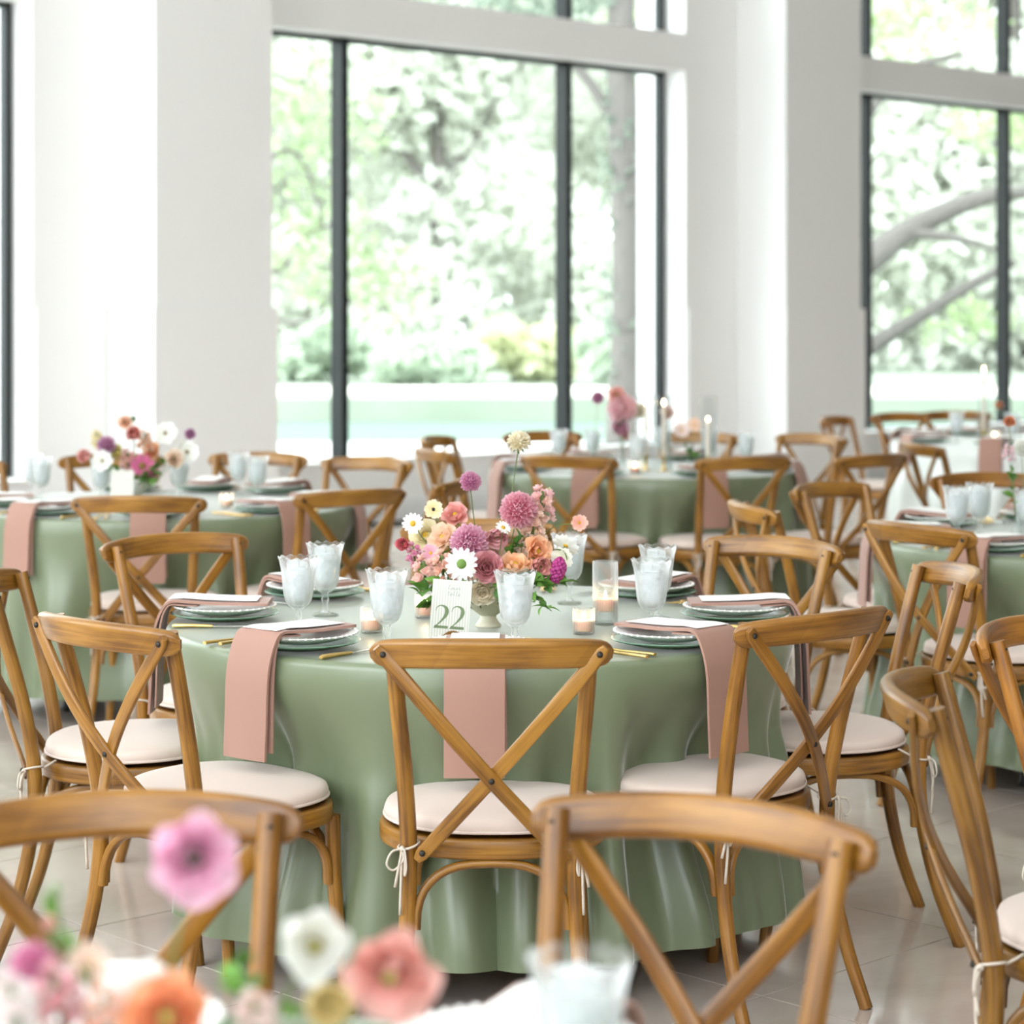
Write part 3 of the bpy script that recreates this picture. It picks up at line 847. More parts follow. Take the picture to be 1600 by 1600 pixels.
# ================================================================ tables and cloths
ZT = 0.76
def make_cloth(seed, dips, nseg=288, R=0.762, hem=0.105):
    """Round cloth: flat top, soft edge, a drop gathered into separate pipe folds of different depth."""
    rnd = random.Random(seed)
    nf = 23
    pipes = []
    for i in range(nf):
        pipes.append(((i + rnd.uniform(-.28, .28)) * 2 * PI / nf, rnd.uniform(.050, .085), rnd.uniform(.034, .078), rnd.uniform(-.06, .12), rnd.uniform(-.06, .06)))
    small = [(rnd.uniform(0, 2 * PI), rnd.uniform(.02, .035), rnd.uniform(.006, .016), rnd.uniform(.05, .4), rnd.uniform(-.08, .08)) for _ in range(22)]
    def sst(a, b, t): t = min(1, max(0, (t - a) / (b - a))); return t * t * (3 - 2 * t)
    def fold(a, t):
        out = 0.0
        for th, w, h, t0, dr in pipes + small:
            d = (a - th - dr * t + PI) % (2 * PI) - PI
            w2 = w * (1.25 - .35 * t)
            if abs(d) < 2.6 * w2:
                u = d / w2
                out = max(out, h * math.exp(-abs(u) ** 2.6 * .8) * (sst(t0, t0 + .42, t) * .72 + .28 * t))
        return out
    vs, fs = [(0, 0, ZT)], []
    rows = [('r', R * k) for k in (0.25, 0.5, 0.7, 0.85, 0.94)] + [('e', q) for q in range(5)] + [('d', q / 26) for q in range(1, 27)]
    er = 0.016
    for kind, q in rows:
        for j in range(nseg):
            a = 2 * PI * j / nseg
            if kind == 'r': r, z = q, ZT
            elif kind == 'e':
                t = PI / 2 * q / 4; r, z = R - er + er * math.sin(t), ZT - er + er * math.cos(t)
            else:
                t = q; z = ZT - er - t * (ZT - er - hem)
                f_ = fold(a, t); r = R + 0.004 + 0.004 * t + f_
                for (da, amt) in dips:
                    dd = (a - da + PI) % (2 * PI) - PI
                    r -= amt * math.exp(-(dd / 0.31) ** 2) * (sst(.02, .38, t) - .5 * sst(.55, 1.0, t))
                z += (0.16 * f_ - 0.004) * t
            vs.append((r * math.cos(a), r * math.sin(a), z))
    m = len(rows)
    for j in range(nseg): fs.append((0, 1 + j, 1 + (j + 1) % nseg))
    for i in range(m - 1):
        for j in range(nseg):
            j2 = (j + 1) % nseg
            fs.append((1 + i * nseg + j, 1 + (i + 1) * nseg + j, 1 + (i + 1) * nseg + j2, 1 + i * nseg + j2))
    mb = MB(); mb.add(vs, fs)
    return mb


def make_table(x, y, label):
    t = thing('round_table', label, 'table', (x, y, 0), 0, 'round banquet tables under the cloths')
    mb = MB(); mb.add(*lathe([(0, .725), (.728, .725), (.734, .731), (.734, .750), (.728, .756), (0, .756)], 48)); link('tabletop', mb.mesh('tabletop', M['tabletop'], sharp=40), t)
    for k in range(4):
        a = PI / 4 + k * PI / 2
        p = [(.42 * math.cos(a), .42 * math.sin(a), .727), (.46 * math.cos(a), .46 * math.sin(a), .02), (.47 * math.cos(a), .47 * math.sin(a), 0)]
        mb = MB(); mb.add(*tube(p, .016, 8)); link('leg', mb.mesh('leg', M['black']), t)
    return t


TAB = {
    1: (-0.079, 5.683), 2: (-1.370, 9.152), 3: (0.650, 11.243), 4: (2.999, 13.644), 5: (1.965, 7.739), 7: (-0.309, 1.732),
}
TNAME = {1: 'table 22', 2: 'the left back table', 3: 'the candlelit middle table', 4: 'the far right table', 5: 'the right green table', 7: 'the foreground table'}
chairs_of = {1: CH[0:8], 2: CH[8:15], 3: CH[15:23], 4: CH[28:31], 5: CH[24:28], 7: CH[34:36]}
shared_cloth = None
for k, (x, y) in TAB.items():
    make_table(x, y, 'round table hidden under the cloth of ' + TNAME[k])
    dips = [(math.atan2(c[1] - y, c[0] - x), max(0.04, min(0.15, 0.80 - (math.hypot(c[0] - x, c[1] - y) - 0.345 - 0.195)))) for c in chairs_of[k]]
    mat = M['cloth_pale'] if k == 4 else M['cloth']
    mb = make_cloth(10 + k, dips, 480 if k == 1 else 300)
    o = link('tablecloth', mb.mesh('tablecloth', mat, sharp=75), None, (x, y, 0))
    tag(o, {1: 'sage green cloth falling in folds over table 22', 2: 'sage cloth on the flowered table at the left back', 3: 'grey-green cloth on the candlelit table before the middle window',
            4: 'pale whitish cloth on the far right table by the window', 5: 'sage cloth on the table cut by the right edge', 7: 'pale-looking cloth edge of the foreground table under the blurred blooms'}[k],
        'tablecloth', 'round tablecloths')


# ================================================================ place settings
charger_me = MB().add(*lathe([(0, .004), (.085, .004), (.105, .009), (.131, .016), (.133, .018), (.130, .0195), (.104, .013), (.085, .008), (0, .008)], 48)).mesh('charger', M['green_china'], sharp=60)
def scal(a, r, z):
    k = abs(math.cos(22 * a))
    if r > .112: return r * (1 - .022 * (1 - k) * (r - .112) / .013), z
    return r, z
plate_me = MB().add(*lathe([(0, .006), (.07, .006), (.09, .010), (.112, .018), (.125, .0225), (.1265, .0245), (.124, .026), (.112, .0225), (.09, .0145), (.07, .0105), (0, .0105)], 176, scal)).mesh('scalloped_plate', M['white_china'], sharp=60)
def rib_bead(n=44):
    mb = MB()
    for i in range(n):
        a = 2 * PI * i / n
        mb.add(*lathe([(0, .0032), (.0034, .0016), (.0038, 0), (.0034, -.0016), (0, -.0032)], 6), M=Matrix.Translation((.1245 * math.cos(a), .1245 * math.sin(a), .0245)))
    return mb.mesh('scallop_beads', M['white_china'])
bead_me = rib_bead()


def strip(path, width, th, skew=0.0, n_w=3):
    """Folded cloth strip: path of (out, z); width across; th thick."""
    P2 = smooth_path([(0, o, z) for o, z in path], 4); n = len(P2)
    vs, fs = [], []
    for i, p in enumerate(P2):
        a = P2[max(i - 1, 0)]; b = P2[min(i + 1, n - 1)]; t = (b - a).normalized(); nn = V(0, -t.z, t.y)
        for side in (1, -1):
            for j in range(n_w + 1):
                u = -1 + 2 * j / n_w
                q = p + nn * (th / 2 * side * (1 - .45 * u ** 6)); vs.append((u * width / 2 + skew * i / n, q.y, q.z))
    m = 2 * (n_w + 1); w1 = n_w + 1
    for i in range(n - 1):
        a = i * m; b = a + m
        for j in range(n_w):
            fs.append((a + j, a + j + 1, b + j + 1, b + j)); fs.append((a + w1 + j + 1, a + w1 + j, b + w1 + j, b + w1 + j + 1))
        fs.append((a + w1, a, b, b + w1)); fs.append((a + n_w, a + w1 + n_w, b + w1 + n_w, b + n_w))
    for a, fl in ((0, 1), ((n - 1) * m, 0)):
        for j in range(n_w):
            f = (a + j, a + w1 + j, a + w1 + j + 1, a + j + 1); fs.append(f if fl else tuple(reversed(f)))
    return vs, fs


# local setting frame: origin at plate centre on the cloth, +Y outwards to the diner, z from the cloth; plate centre lies 0.625 from the table centre
OUT = 0.762 - 0.625
nap_path = [(-.112, .044), (-.05, .045), (.02, .046), (.08, .050), (.118, .052), (.140, .040), (OUT + .022, .000), (OUT + .032, -.05), (OUT + .036, -.14), (OUT + .040, -.222)]
nap_me = MB().add(*strip(nap_path, .128, .011)).mesh('napkin', M['napkin'], sharp=70)
nap_near_me = MB().add(*strip([(-.035, .046), (.02, .046)] + nap_path[3:], .128, .011)).mesh('napkin', M['napkin'], sharp=70)      # folded shorter at the near place
nap2_me = MB().add(*strip([(.06, .040), (.10, .0425), (.124, .0435), (.136, .034), (OUT + .010, .004), (OUT + .018, -.06), (OUT + .023, -.205)], .116, .007, -.012)).mesh('under_fold', M['napkin'], sharp=70)
card_me = MB().add(*strip([(-.085, .0525), (-.03, .053), (.04, .0555), (.09, .059), (.13, .0572)], .105, .0016)).mesh('menu_card', M['paper'], sharp=70)


card_near_me = MB().add(*strip([(-.03, .053), (.04, .0555), (.09, .059), (.13, .0572), (.16, .050)], .105, .0016)).mesh('menu_card', M['paper'], sharp=70)


def fork_mesh():
    mb = MB()
    mb.add(*sweep([(0, .10, .006), (0, .095, .007), (0, .05, .006), (0, .0, .005), (0, -.04, .007), (0, -.052, .008)], rrect(.012, .007, .0025, 2), [(.95, 1), (1.05, 1), (.85, 1), (.55, .9), (.5, .8), (1.0, .6)], ref=(1, 0, 0)))
    mb.add(*sweep([(0, -.048, .0085), (0, -.058, .008), (0, -.068, .0065)], rrect(.022, .0024, .001, 1), [(.45, 1), (.9, 1), (1, 1)], ref=(1, 0, 0)))
    for i in range(4):
        x = (i - 1.5) * .0062
        mb.add(*sweep([(x, -.066, .0068), (x, -.085, .006), (x * 1.03, -.104, .0085)], rrect(.0042, .0032, .001, 1), [1, 1, .5], ref=(1, 0, 0)))
    return mb.mesh('fork', M['gold'], sharp=60)
fork_me = fork_mesh()
knife_h = MB().add(*sweep([(0, .105, .005), (0, .10, .006), (0, .05, .006), (0, .012, .005), (0, .008, .005)], rrect(.014, .010, .004, 2), [.7, 1, .95, .75, .6], ref=(1, 0, 0))).mesh('knife', M['gold'], sharp=60)
knife_b = MB().add(*sweep([(0, .010, .005), (.002, -.05, .005), (.001, -.095, .005), (-.003, -.115, .005)], rrect(.016, .0022, .0008, 1), [.6, 1, .9, .2], ref=(1, 0, 0))).mesh('blade', M['steel'], sharp=60)


def gob_scal(a, r, z):
    if z > .12:
        k = (z - .12) / .06
        return r * (1 + .018 * k * math.cos(12 * a)), z + .0025 * k * math.cos(12 * a)
    if z > .06: return r * (1 + .012 * math.cos(12 * a)), z
    return r, z
gob_out = [(0, .0), (.032, .0), (.034, .002), (.030, .005), (.012, .009), (.0062, .016), (.0058, .030), (.0085, .038), (.0095, .043), (.007, .048), (.0068, .054), (.014, .060), (.024, .068), (.031, .080), (.0345, .096), (.0375, .125), (.041, .155), (.045, .172), (.0475, .180)]
gob_in = [(.0462, .1805), (.0432, .171), (.0392, .155), (.0357, .125), (.0327, .097), (.0292, .082), (.022, .071), (.010, .066), (0, .065)]
gob_me = MB().add(*lathe(gob_out + gob_in, 72, gob_scal)).mesh('goblet', M['pressed'])
water_me = MB().add(*lathe([(0, .067), (.010, .068), (.021, .073), (.0282, .083), (.0317, .098), (.0347, .125), (.0378, .150), (.0372, .153), (0, .1535)], 32)).mesh('water', M['water_in_glass'], sharp=50)
def ice_mesh():
    mb = MB(); rnd = random.Random(3)
    for i in range(13):
        z = .088 + .0062 * i; rr = (.012 + .008 * (z - .08) / .08) * (0.5 + rnd.random() * .6); a = i * 2.4
        s = rnd.uniform(.011, .0145)
        m_ = Matrix.Translation((rr * math.cos(a), rr * math.sin(a), z)) @ Quaternion(Vector((rnd.random() - .5, rnd.random() - .5, rnd.random() - .5)).normalized(), rnd.uniform(0, 3)).to_matrix().to_4x4()
        mb.add(*box(-s, s, -s * .9, s * .9, -s * .8, s * .8, .003), M=m_)
    return mb
ice_me = ice_mesh().mesh('ice', M['ice'], smooth=False)


def put(name, me, loc, rz, label, cat, group):
    o = link(name, me, None); o.location = loc; o.rotation_euler = (0, 0, rz)
    return tag(o, label, cat, group)


def goblet(x, y, label, group, z=ZT, rz=0.0, s=1.0):
    r = put('goblet', gob_me, (x, y, z + .0005), rz, label, 'glass', group); r.scale = (s, s, s)
    link('water', water_me, r); i = link('ice', ice_me, r); i['kind'] = 'stuff'
    return r


def setting(k, ang, where, full=True, napkin=True, r=0.625):
    """ang: direction from table centre to the diner; where: words that point to this place."""
    cx, cy = TAB[k]; T_ = TNAME[k]
    d = Vector((math.cos(ang), math.sin(ang), 0)); right = Vector((d.y * -1, d.x, 0))            # the diner faces -d; right hand side
    c = Vector((cx, cy, ZT)) + d * r
    rz = ang - PI / 2; near_1 = k == 1 and where.startswith('at the near')
    put('charger_plate', charger_me, c + V(0, 0, .0006), rz, 'green under-plate ' + where, 'plate', 'green under-plates')
    p = put('scalloped_plate', plate_me, c + V(0, 0, .0115), rz, 'white scalloped plate ' + where, 'plate', 'white scalloped plates')
    if k in (1, 7, 5): link('rim_beads', bead_me, p)
    if napkin:
        n_ = put('napkin', nap_near_me if near_1 else nap_me, c, rz, 'blush pink napkin ' + where, 'napkin', 'blush napkins over the table edges')
        link('under_fold', nap2_me, n_)
    put('menu_card', card_near_me if near_1 else card_me, c, rz, 'white menu card ' + where, 'card', 'menu cards on the plates')
    if full:
        for q, (off, nm) in enumerate(((.162, 'inner'), (.190, 'outer'))):
            put('fork', fork_me, c - right * off + V(0, 0, .0005) + d * (.012 * q), rz + .05 * (1 - 2 * q), nm + ' gold fork ' + where, 'fork', 'gold forks')
        kn = put('knife', knife_h, c + right * .160 + V(0, 0, .0005), rz, 'gold-handled knife ' + where, 'knife', 'gold-handled knives')
        link('blade', knife_b, kn)


D = math.radians
# angles: -90 is towards the camera, 0 to the right
for ang, w in ((-90, 'at the near centre place of table 22'), (-46, 'at the front right place of table 22'), (0, 'at the right place of table 22'), (46, 'at the back right place of table 22'),
               (90, 'at the far place of table 22 behind the flowers'), (135, 'at the back left place of table 22'), (180, 'at the left place of table 22'), (-129, 'at the front left place of table 22')):
    setting(1, D(ang), w, r=.655 if ang == -90 else .625)
for ang, w in ((-86, 'at the near place of the left back table'), (-44, 'at the front right place of the left back table'), (-8, 'at the right place of the left back table'), (52, 'at the back right place of the left back table'),
               (82, 'at the far place of the left back table'), (112, 'at the far left place of the left back table'), (-124, 'at the front left place of the left back table'), (-165, 'at the left place of the left back table')):
    setting(2, D(ang), w, full=ang in (-86, -44, -124))
for ang, w in ((-114, 'at the front left place of the candlelit middle table'), (-70, 'at the front right place of the candlelit middle table'), (-25, 'at the right place of the candlelit middle table'), (25, 'at the back right place of the candlelit middle table'),
               (68, 'at the far right place of the candlelit middle table'), (113, 'at the far left place of the candlelit middle table'), (158, 'at the back left place of the candlelit middle table'), (-158, 'at the left place of the candlelit middle table')):
    setting(3, D(ang), w, full=False)
for ang, w in ((-115, 'at the near place of the far right table'), (-160, 'at the left place of the far right table'), (150, 'at the back left place of the far right table'), (108, 'at the far place of the far right table')):
    setting(4, D(ang), w, full=False)
for ang, w in ((-135, 'at the near place of the right green table'), (-178, 'at the left place of the right green table'), (136, 'at the back left place of the right green table'), (97, 'at the far place of the right green table'), (-98, 'at the front place of the right green table')):
    setting(5, D(ang), w)
setting(7, D(60), 'at the far right place of the foreground table', full=False, napkin=True)
setting(7, D(100), 'at the far left place of the foreground table', full=False)

G1 = 'iced water goblets on table 22'
for x, y, w in ((-0.278, 5.151, 'goblet of ice water left of the number card on table 22'), (-0.500, 5.423, 'leftmost goblet of ice water on table 22'),
                (-0.463, 5.745, 'goblet of ice water behind the leftmost one on table 22'), (0.007, 5.119, 'goblet of ice water right of the number card, before the flowers'),
                (0.148, 5.984, 'goblet of ice water behind the white cosmos on table 22'), (0.323, 5.365, 'front of two goblets right of the tall votive on table 22'),
                (0.357, 5.683, 'back of two goblets right of the tall votive on table 22')):
    goblet(x, y, w, G1)
goblet(0.060, 2.051, 'blurred goblet of ice water nearest us at the bottom', 'goblet on the foreground table')
for x, y, w in ((-1.613, 9.103, 'goblet left of the number card on the left back table'), (-1.321, 9.201, 'goblet right of the flowers on the left back table'), (-1.874, 9.231, 'goblet at the left end of the left back table'),
                (-1.958, 9.457, 'goblet behind the leftmost one on the left back table'), (-1.124, 9.525, 'farther goblet at the right end of the left back table'), (-1.019, 9.280, 'nearer goblet at the right end of the left back table')):
    goblet(x, y, w, 'goblets on the left back table')
for x, y, w in ((0.229, 11.405, 'left of the two goblets behind the left rail at the middle table'), (0.400, 11.500, 'right of the two goblets behind the left rail at the middle table'), (0.594, 10.928, 'goblet nearest us on the candlelit middle table'),
                (0.973, 11.405, 'goblet between the tapers and the right chair'), (1.128, 11.167, 'goblet behind the right chair rail at the middle table'), (0.762, 11.689, 'farthest goblet on the candlelit middle table')):
    goblet(x, y, w, 'goblets on the candlelit middle table')
for x, y, w in ((1.465, 7.638, 'left of the two near goblets on the right green table'), (1.571, 7.789, 'right of the two near goblets on the right green table'), (1.673, 7.537, 'goblet at the right edge beside the orange ranunculus')):
    goblet(x, y, w, 'goblets on the right green table')
for x, y, w in ((2.581, 13.460, 'left goblet on the far right table'), (2.867, 13.276, 'middle goblet on the far right table'), (3.048, 13.552, 'right goblet on the far right table')):
    goblet(x, y, w, 'goblets on the far right table')


# ================================================================ candles
def flute(n, amt):
    return lambda a, r, z: (r * (1 + amt * math.cos(n * a)), z) if r > .012 else (r, z)
def glass_cup(r, h, n=28, amt=.012, base=.006, wall=.0025):
    return MB().add(*lathe([(0, 0), (r * .92, 0), (r, .004), (r, h), (r - wall * .5, h + .0006), (r - wall, h), (r - wall, base + .003), (r - wall - .004, base), (0, base)], n * 4, flute(n, amt))).mesh('votive_glass', M['pressed'], sharp=70)
vot_me = glass_cup(.026, .060); tall_me = glass_cup(.0305, .152)
flame_me = MB().add(*lathe([(0, 0), (.0025, .002), (.0036, .006), (.0026, .012), (.001, .017), (0, .019)], 8)).mesh('flame', M['flame'])
wick_me = MB().add(*tube([(0, 0, -.003), (0, 0, .004)], .0007, 5)).mesh('wick', M['black'])
def wax_mesh(r, h): return MB().add(*lathe([(0, 0), (r * .96, 0), (r, .001), (r, h - .002), (r * .96, h), (r * .8, h - .001), (0, h - .002)], 28)).mesh('candle', M['wax'], sharp=50)
wax_me = wax_mesh(.0215, .026)
tallwax_me = wax_mesh(.022, .030)
taper_me = MB().add(*lathe([(0, 0), (.0105, 0), (.0108, .004), (.0085, .24), (.006, .25), (0, .252)], 14)).mesh('taper_candle', M['taper'], sharp=50)
def candle(me, x, y, z, h, label, group, name='votive_candle', wick=True):
    c = put(name, me, (x, y, z), 0, label, 'candle', group)
    link('wick', wick_me, c, (0, 0, h)); link('flame', flame_me, c, (0, 0, h + .0025))
    return c
for x, y, w in ((-0.330, 5.443, 'left of the number card'), (-0.213, 5.714, 'under the green leaves left of the vase'), (0.168, 5.423, 'in front of the tall fluted votive')):
    put('votive_holder', vot_me, (x, y, ZT + .0005), 0, 'small fluted glass votive ' + w, 'candle holder', 'votives on table 22')
    candle(wax_me, x, y, ZT + .0075, .024, 'small lit peach candle in the votive ' + w, 'votive candles on table 22')
put('votive_holder', tall_me, (0.225, 5.589, ZT + .0005), 0, 'tall fluted glass votive right of the flowers on table 22', 'candle holder', 'votives on table 22')
# the tall one stands its candle on a clear glass foot
ft_me = MB().add(*lathe([(0, .0), (.025, 0), (.025, .026), (0, .026)], 24)).mesh('glass_insert', M['glass'], sharp=40)
candle(tallwax_me, 0.225, 5.589, ZT + .0335, .028, 'lit peach candle inside the tall fluted votive on table 22', 'votive candles on table 22')
put('glass_insert', ft_me, (0.225, 5.589, ZT + .0072), 0, 'clear glass foot under the candle in the tall votive', 'candle holder', 'votives on table 22')

stick_me = MB().add(*lathe([(0, 0), (.035, 0), (.036, .003), (.012, .008), (.007, .02), (.007, .05), (.013, .06), (.014, .075), (.0115, .075), (.0112, .062), (0, .061)], 24)).mesh('candlestick', M['gold'], sharp=50)
chim_me = MB().add(*lathe([(.040, 0), (.041, 0), (.041, .36), (.040, .36), (.040, 0)], 28)).mesh('glass_chimney', M['glass'], sharp=60)
for x, y, zt, w in ((0.639, 11.072, 0.0, 'left of the close pair of tapers on the middle table'), (0.723, 11.043, 0.0, 'right of the close pair of tapers on the middle table'), (0.924, 10.928, -.07, 'single taper right of the close pair on the middle table'),
                    (2.749, 13.506, .09, 'taper on the far right table against the right window')):
    put('candlestick', stick_me, (x, y, ZT), 0, 'gold candlestick, the ' + w, 'candlestick', 'gold candlesticks')
    c = candle(taper_me, x, y, ZT + .0615, .25 + 0, 'lit ivory candle, the ' + w, 'taper candles', 'taper_candle')
    c.scale = (1, 1, 1 + zt / .25 if zt else 1)
    for ch in c.children:
        if ch.name.startswith('flame'): ch.scale = (1.5, 1.5, 1.5)
    put('glass_chimney', chim_me, (x, y, ZT), 0, 'clear glass sleeve around the ' + w, 'candle holder', 'glass candle sleeves')
for x, y, w in ((-1.100, 8.935, 'on the left back table right of its flowers'), (2.831, 13.598, 'on the far right table'), (0.575, 10.852, 'on the candlelit middle table left of the tapers')):
    put('votive_holder', vot_me, (x, y, ZT + .0005), 0, 'small glass votive ' + w, 'candle holder', 'distant votives')
    candle(wax_me, x, y, ZT + .0075, .024, 'lit candle in the small votive ' + w, 'distant votive candles')


# ================================================================ number cards
def digit_two():
    mb = MB()
    pl = [(.06, .72, .020), (.075, .80, .030), (.13, .895, .040), (.23, .955, .046), (.35, .965, .060), (.47, .93, .105), (.565, .85, .155), (.60, .73, .185), (.57, .60, .165), (.49, .47, .120), (.38, .345, .085), (.26, .225, .060), (.15, .13, .050), (.06, .06, .050)]
    P2 = smooth_path([(a, b, c) for a, b, c in pl], 5)
    vs, fs = [], []
    for i, p in enumerate(P2):
        a = P2[max(i - 1, 0)]; b = P2[min(i + 1, len(P2) - 1)]; t = (b - a); t = V(t.x, t.y, 0).normalized(); nn = V(-t.y, t.x, 0) * p.z / 2
        for z in (0, 1): vs += [(p.x + nn.x, p.y + nn.y, z), (p.x - nn.x, p.y - nn.y, z)]
    for i in range(len(P2) - 1):
        a = 4 * i; b = a + 4
        fs += [(a + 2, a + 3, b + 3, b + 2), (a, a + 2, b + 2, b), (a + 3, a + 1, b + 1, b + 3)]
    mb.add(vs, fs)
    mb.add([(.0, 0, 0), (.70, 0, 0), (.70, .115, 0), (.05, .115, 0), (.0, 0, 1), (.70, 0, 1), (.70, .115, 1), (.05, .115, 1)], [(4, 5, 6, 7), (0, 1, 5, 4), (1, 2, 6, 5), (2, 3, 7, 6), (3, 0, 4, 7)])
    return mb
def scribble():
    """Two short lines of cursive lettering above the number."""
    mb = MB()
    def pen(pts, r=.00042): mb.add(*tube(smooth_path([(x, y, 0) for x, y in pts], 4), r, 4))
    for y0, w in ((.128, [(0, 'l'), (.006, 'o'), (.012, 'u'), (.019, 'r')]), (.116, [(-.001, 't'), (.004, 'o'), (.010, 'b'), (.016, 'l'), (.020, 'o')])):
        x0 = -.010
        for dx, ch in w:
            x = x0 + dx
            if ch == 'o': pen([(x, y0), (x + .003, y0 + .004), (x + .0045, y0 + .001), (x + .002, y0 - .001), (x, y0 + .001), (x + .005, y0 + .003)])
            elif ch == 'u': pen([(x, y0 + .003), (x, y0), (x + .003, y0), (x + .004, y0 + .004), (x + .0042, y0), (x + .007, y0 + .002)])
            elif ch == 'r': pen([(x, y0), (x + .001, y0 + .004), (x + .0035, y0 + .0036), (x + .003, y0), (x + .006, y0 + .001)])
            elif ch in 'lb': pen([(x, y0), (x + .003, y0 + .007), (x + .004, y0 + .009), (x + .002, y0 + .006), (x + .0015, y0), (x + .005, y0 + .001)])
            else: pen([(x, y0 + .005), (x + .006, y0 + .0055)]); pen([(x + .003, y0 + .008), (x + .002, y0), (x + .004, y0)])
    return mb
def number_card(x, y, rz, tilt, roll, label_c, label_s, digits=True):
    r = thing('number_card', label_c, 'card', (x, y, ZT + .002), 0, 'table number cards')
    r.rotation_euler = (tilt, roll, rz)
    mb = MB(); mb.add(*box(-.045, .045, 0, .0016, 0, .140)); link('card', mb.mesh('card', M['card'], smooth=False), r)
    if digits:
        base = digit_two()
        for q, x0 in enumerate((-.036, .0005)):
            me = bpy.data.meshes.new('digit'); vs = [((v[0] * .047 + x0), -.00005 - v[2] * .0004, .029 + v[1] * .0535) for v in base.v]
            me.from_pydata(vs, [], base.f); me.materials.append(M['print'])
            link('digit', me, r)
        mb = scribble(); me = bpy.data.meshes.new('script'); me.from_pydata([(v[0] * 1.15 + .003, -.0003 + v[2] * .3, (v[1] - .115) * 1.15 + .104) for v in mb.v], [], mb.f); me.materials.append(M['script'])
        link('script_lettering', me, r)
    s = put('card_stand', stand_me, (x + .010, y, ZT + .0005), rz, label_s, 'card stand', 'wooden card stands')
    return r
vs, fs = [], []
nn_ = 18
for yy in (-.010, -.0006):
    vs += [(.027 * math.cos(PI * i / nn_), yy, .027 * math.sin(PI * i / nn_)) for i in range(nn_ + 1)]
m_ = nn_ + 1
fs = [tuple(range(m_)), tuple(range(2 * m_ - 1, m_ - 1, -1))] + [(i, i + m_, (i + 1) % m_ + m_, (i + 1) % m_) for i in range(m_)]
sm = MB(); sm.add(vs, fs, uv=[(v[0], v[2]) for v in vs])
sm.add(*sweep([(-.024, .006, .004), (.024, .006, .004)], rrect(.008, .010, .002, 1), ref=(0, 0, 1)))
stand_me = sm.mesh('card_stand', M['wood'], smooth=False)
number_card(-.146, 5.285, D(4), D(-9), D(5), 'striped grey card with a large green 22', 'small half-round wooden stand below the card with 22')
number_card(-1.513, 8.985, D(0), D(-6), D(0), 'plain grey number card on the left back table', 'half-round wooden stand on the left back table', digits=False)

# butter at the near place of table 22
bd = thing('butter_dish', 'small dish with pale yellow butter behind the centre chair rail', 'dish', (0.030, 5.224, ZT + .0005))
link('dish', MB().add(*lathe([(0, 0), (.03, 0), (.044, .007), (.045, .0085), (.043, .009), (.03, .003), (0, .003)], 32)).mesh('dish', M['white_china'], sharp=50), bd)
mb = MB(); mb.add(*lathe([(0, .003), (.030, .003), (.032, .008), (.029, .015), (.015, .018), (0, .0185)], 24, lambda a, r, z: (r * (1 + .06 * math.cos(5 * a)), z))); link('butter', mb.mesh('butter', M['butter']), bd)
kb = put('butter_knife', knife_h, (0.115, 5.255, ZT + .0005), D(75), 'small gold butter knife beside the butter dish', 'knife', None); kb.scale = (.8, .7, .9)
link('blade', knife_b, kb)


# ================================================================ flowers
def axis_mat(center, facing, spin=0.0):
    q = Vector(facing).normalized().to_track_quat('Z', 'Y')
    return Matrix.Translation(center) @ q.to_matrix().to_4x4() @ Matrix.Rotation(spin, 4, 'Z')


def petal(L, W, cup=0.2, tip=0.6, curl=0.0, nl=4, c0=(1, 1, 1), c1=(1, 1, 1), notch=0.0, end=0.80):
    """One petal along +Y from the origin, cupped upward."""
    vs, fs, col = [], [], []
    for i in range(nl + 1):
        t = i / nl
        w = W * (math.sin(PI * (0.12 + end * t ** tip)) ** 0.8) * 0.5
        for j in (-1, -.5, 0, .5, 1):
            z = cup * W * (j * j) * (0.4 + 0.6 * t) + curl * L * t * t
            y = L * t - notch * L * (1 - abs(j)) * (t == 1)
            vs.append((w * j, y * math.cos(curl * t * .5), z)); k = t ** 1.2
            col.append(tuple(lerp(a, b, k) for a, b in zip(c0, c1)))
    for i in range(nl):
        for j in range(4): fs.append((i * 5 + j, i * 5 + j + 1, i * 5 + 6 + j, i * 5 + 5 + j))
    return vs, fs, col


def tilt_petal(mb, P3, ang, elev, off, M0, sc=1.0):
    vs, fs, col = P3
    T_ = M0 @ Matrix.Rotation(ang, 4, 'Z') @ Matrix.Translation((0, off[0], off[1])) @ Matrix.Rotation(elev, 4, 'X') @ Matrix.Scale(sc, 4)
    mb.add(vs, fs, col=col, M=T_)


def leaf_mesh(L=.04, W=.022, c=(.10, .22, .035)):
    vs, fs, col = [], [], []
    nl = 7
    for i in range(nl + 1):
        t = i / nl; w = W * .5 * math.sin(PI * t ** .8) ** .9 * (1 + .14 * (i % 2)) if 0 < i < nl else .0006
        z = .10 * L * math.sin(PI * t)
        for j in (-1, 0, 1):
            vs.append((w * j, L * t, z + abs(j) * w * .35)); k = .85 + .3 * (j == 0) + .15 * t
            col.append(tuple(min(1, q * k) for q in c))
    for i in range(nl):
        for j in (0, 1): fs.append((i * 3 + j, i * 3 + j + 1, i * 3 + 4 + j, i * 3 + 3 + j))
    mb = MB(); mb.add(vs, fs, col=col); return mb.mesh('leaf', M['leaf'])
LEAVES = [leaf_mesh(.036, .022), leaf_mesh(.046, .020, (.13, .28, .05)), leaf_mesh(.030, .021, (.07, .17, .035))]
GREEN = (.16, .26, .07)
STEMC = (.17, .24, .08)


